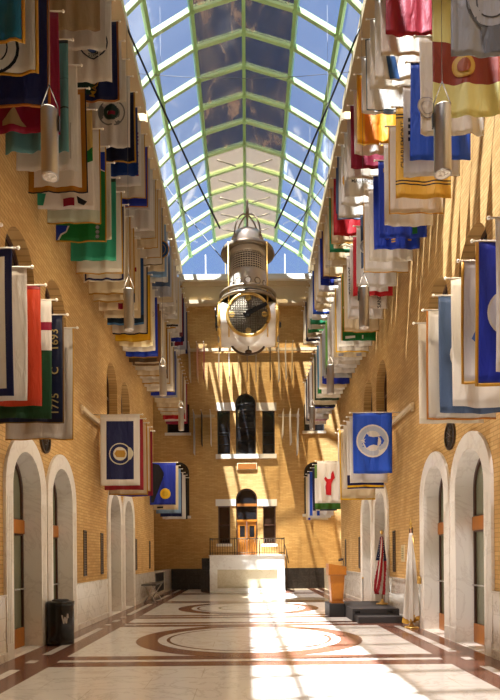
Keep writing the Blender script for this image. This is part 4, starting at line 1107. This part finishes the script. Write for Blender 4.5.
obj('body', taper(.15, .195, .18, .22, .04, .78), M_WOOD, t)
bm = B()
vs = [bm.verts.new(p) for p in ((-.235, -.26, .76), (.235, -.26, .76), (.235, .26, .76), (-.235, .26, .76), (-.235, -.26, 1.06), (.235, -.26, .98), (.235, .26, .98), (-.235, .26, 1.06))]
for q in ((0, 3, 2, 1), (4, 5, 6, 7), (0, 1, 5, 4), (1, 2, 6, 5), (2, 3, 7, 6), (3, 0, 4, 7)): bm.faces.new([vs[i] for i in q])
bmesh.ops.bevel(bm, geom=bm.edges[:], offset=.008, segments=2, affect='EDGES')
obj('head', bm, M_WOOD, t)
obj('trim_rail', box(B(), -.24, .24, -.265, .265, .745, .77, bevel=.004), M_WOODD, t)
obj('panel', taper(.11, .145, .005, .005, .12, .70), M_WOOD, t).location = (0, -.205, 0)
bm = B()
tube(bm, [(.19, 0, 1.0), (.2, 0, 1.12), (.16, 0, 1.2), (.06, -.02, 1.17)], .009, 8); tube(bm, [(.2, .05, 1.0), (.2, .05, 1.22)], .008, 6)
mic = obj('microphone_neck', bm, M_BLACKM, t)
bm = B(); tube(bm, [(.19, -.01, 1.17), (.06, -.02, 1.135)], [.028, .02], 10); obj('microphone', bm, M_BLACKM, t)

# flag stands
def pole_stand(name, loc, H, label, base_col):
    t = thing(name, label, 'flag', loc)
    obj('base', lathe(B(), [(.16, 0), (.165, .015), (.14, .035), (.06, .05), (.035, .1), (.02, .14)], 28), base_col, t)
    obj('pole', tube(B(), [(0, 0, .04), (0, 0, H-.14)], .014, 10), M_WOODD, t)
    return t
def drape(bm, H, zt, zb, r0, r1, folds, tilt, cfun, ph=0., nz=30, nt=72, lean=(0, 0)):
    rows = []
    for j in range(nz+1):
        v = j/nz; z = zt+(zb-zt)*v
        r = r0+(r1-r0)*(v**.8); rows.append([])
        for k in range(nt):
            a = 2*PI*k/nt
            rr = r*(1+.28*math.sin(folds*a+ph+tilt*v)*min(1, v*2.5)+.10*math.sin((folds*2+1)*a-ph))
            zz = z + (.06*math.sin(2*a+ph))*v*v
            rows[-1].append(bm.verts.new((rr*math.cos(a)*1.15+lean[0]*v, rr*math.sin(a)*.75+lean[1]*v, zz)))
    for j in range(nz):
        for k in range(nt):
            f = bm.faces.new((rows[j][k], rows[j][(k+1) % nt], rows[j+1][(k+1) % nt], rows[j+1][k])); f.smooth = True
            f.material_index = cfun(k/nt, j/nz)
    bm.faces.new(rows[0]).material_index = cfun(0, 0)
    return rows
t = pole_stand('flag_on_stand', (3.60, 15.75, .30), 1.98, 'red, white and blue striped national flag on a pole standing on the platform', M_GOLD)
def us(a, v):
    if v < .42 and (a < .62 or a > .80): return 2
    return 0 if int((a*13*1.0+v*2.2)) % 2 == 0 else 1
bm = B(); rows = drape(bm, 2, 1.82, .32, .035, .155, 4, 3.0, us, .8, nt=104, lean=(-.03, -.02))
for j in range(9):
    for i in range(13):
        a = 2*PI*(i+.5*(j % 2))/13
        v = .06+j*.04; z = 1.82-1.5*v; r = (.035+.12*v**.8)*(1+.28*math.sin(4*a+.8+3*v)*min(1, v*2.5)+.10*math.sin(9*a-.8))*1.03
        if .62*2*PI < a < .80*2*PI: continue
        c = Vector((r*math.cos(a)*1.15-.03*v, r*math.sin(a)*.75-.02*v, z+(.06*math.sin(2*a+.8))*v*v))
        n = Vector((math.cos(a), math.sin(a), 0)); tv = Vector((-n.y, n.x, 0))
        pts = []
        for q in range(10):
            rr = .016 if q % 2 == 0 else .007
            pts.append(bm.verts.new(c + n*.004 + (tv*math.sin(2*PI*q/10)+Vector((0, 0, 1))*math.cos(2*PI*q/10))*rr))
        bm.faces.new(pts).material_index = 1
obj('cloth', bm, [cloth('#b01c28'), cloth('#e0d8cc'), cloth('#1a2148')], t)
bm = B(); sphere(bm, (0, 0, 1.90), .03); tube(bm, [(-.06, 0, 1.95), (0, 0, 1.93), (.06, 0, 1.95)], [.006, .018, .006], 6); sphere(bm, (0, 0, 1.96), .02, 0, 8, (1, 1, 1.8))
obj('finial', bm, M_GOLD, t)
t = pole_stand('flag_on_stand', (3.60, 12.95, 0), 2.36, 'white gold-fringed flag furled on a pole with gold base by the right wall', M_GOLD)
bm = B(); drape(bm, 2, 2.1, .22, .03, .125, 5, 1.2, lambda a, v: 0, 2.0, lean=(-.03, -.03))
obj('cloth', bm, [cloth('#e6dfd2')], t)
bm = B(); drape(bm, 2, (.30), .16, .127, .132, 5, 0, lambda a, v: 0, 3.2, nz=3, lean=(-.03, -.03))
obj('fringe', bm, [cloth('#d0a040')], t)
bm = B(); lathe(bm, [(.02, 2.20), (.03, 2.23), (.012, 2.26), (.035, 2.31), (.0, 2.42)], 12)
obj('finial', bm, M_GOLD, t)
bm = B(); tube(bm, [(.02, -.05, 2.05), (.07, -.1, 1.6), (.14, -.12, 1.15)], .01, 6); lathe(bm, [(.02, 1.15), (.045, 1.10), (.05, .98)], 12, 0, (.14, -.12, 0))
obj('tassel', bm, M_GOLD, t)

# waste bin
t = thing('trash_can', 'round black waste bin in front of the left arches', 'waste bin', (-3.535, 10.97, 0))
bm = lathe(B(), [(.232, 0), (.243, .012), (.245, .05), (.238, .07), (.245, .11), (.245, .72), (.238, .735)], 40)
obj('body', bm, M_BLACK, t)
obj('lid', lathe(B(), [(.25, .725), (.253, .735), (.253, .785), (.24, .80), (.16, .815), (.15, .80)], 40), M_BLACK, t)
obj('flap', lathe(B(), [(.15, .80), (.152, .83), (.12, .835)], 30), M_BLACKM, t)
bm = B()
def on_can(a, z, r=.2475): return Vector((r*math.sin(a), -r*math.cos(a), z))
for (a0, z0, a1, z1) in ((.40, .56, .54, .40), (.54, .40, .62, .52), (.62, .52, .72, .40), (.72, .40, .84, .58), (.84, .58, .88, .50)):
    n = 5
    for i in range(n):
        f0, f1 = i/n, (i+1)/n
        A0, A1 = a0+(a1-a0)*f0, a0+(a1-a0)*f1; Z0, Z1 = z0+(z1-z0)*f0, z0+(z1-z0)*f1
        w_ = .055
        bm.faces.new([bm.verts.new(on_can(a, z)) for a, z in ((A0-w_, Z0), (A0+w_, Z0), (A1+w_, Z1), (A1-w_, Z1))])
obj('logo', bm, plain('grey_print', '#a89f94', .5), t)

# little table by the left wall
t = thing('side_table', 'small metal-legged table against the far left wainscot', 'table', (-3.5, 21.6, 0))
obj('table_top', box(B(), -.26, .26, -1.0, 1.0, .62, .66, bevel=.008), M_STEELD, t)
for y in (-.75, .75):
    bm = B()
    tube(bm, [(-.2, y, 0), (.2, y, .62)], .018, 8); tube(bm, [(.2, y, 0), (-.2, y, .62)], .018, 8)
    obj('leg', bm, M_STEEL, t)
obj('stretcher', tube(B(), [(0, -.75, .31), (0, .75, .31)], .014, 8), M_STEEL, t)
t = thing('stanchion', 'slim metal post standing behind the lectern', 'post', (3.45, 17.6, 0))
obj('base', lathe(B(), [(.12, 0), (.12, .015), (.02, .04)], 20), M_STEEL, t)
obj('post', tube(B(), [(0, 0, .02), (0, 0, .92)], .018, 8), M_STEEL, t)
obj('cap', sphere(B(), (0, 0, .94), .03), M_GOLD, t)

# ------------------------------------------------------------------ light and sky
sun = bpy.data.lights.new('sun', 'SUN'); sun.energy = 43; sun.angle = math.radians(.7); sun.color = (1, .92, .80)
so = bpy.data.objects.new('sun', sun); COL.objects.link(so)
so.rotation_euler = Vector((.200, .262, -1)).to_track_quat('-Z', 'Y').to_euler()
wd = bpy.data.worlds.new('sky'); S.world = wd; wd.use_nodes = True
N = wd.node_tree.nodes; L = wd.node_tree.links
bg = N['Background']
tc = N.new('ShaderNodeTexCoord'); no = N.new('ShaderNodeTexNoise'); no.inputs['Scale'].default_value = 2.4; no.inputs['Detail'].default_value = 6
L.new(tc.outputs['Generated'], no.inputs['Vector'])
rp = N.new('ShaderNodeValToRGB'); e = rp.color_ramp.elements
e[0].position = .40; e[0].color = (.36, .53, .86, 1); e[1].position = .75; e[1].color = (.54, .67, .90, 1)
L.new(no.outputs['Fac'], rp.inputs['Fac']); L.new(rp.outputs['Color'], bg.inputs['Color'])
bg.inputs['Strength'].default_value = .70

# ------------------------------------------------------------------ camera
cd = bpy.data.cameras.new('camera'); co = bpy.data.objects.new('camera', cd); COL.objects.link(co)
cd.sensor_fit = 'HORIZONTAL'; cd.sensor_width = 36; cd.lens = 585/500*36
cd.shift_x = 3/500; cd.shift_y = 207/500
cd.clip_start = .05; cd.clip_end = 500
co.location = (-.03, 0, EYE)
co.rotation_euler = (Matrix.Rotation(PI/2, 3, 'X') @ Matrix.Rotation(-.0082, 3, 'Z')).to_euler()
S.camera = co
vs = S.view_settings
vs.view_transform = 'Standard'; vs.look = 'None'; vs.gamma = 1; vs.use_curve_mapping = False; vs.exposure = .35
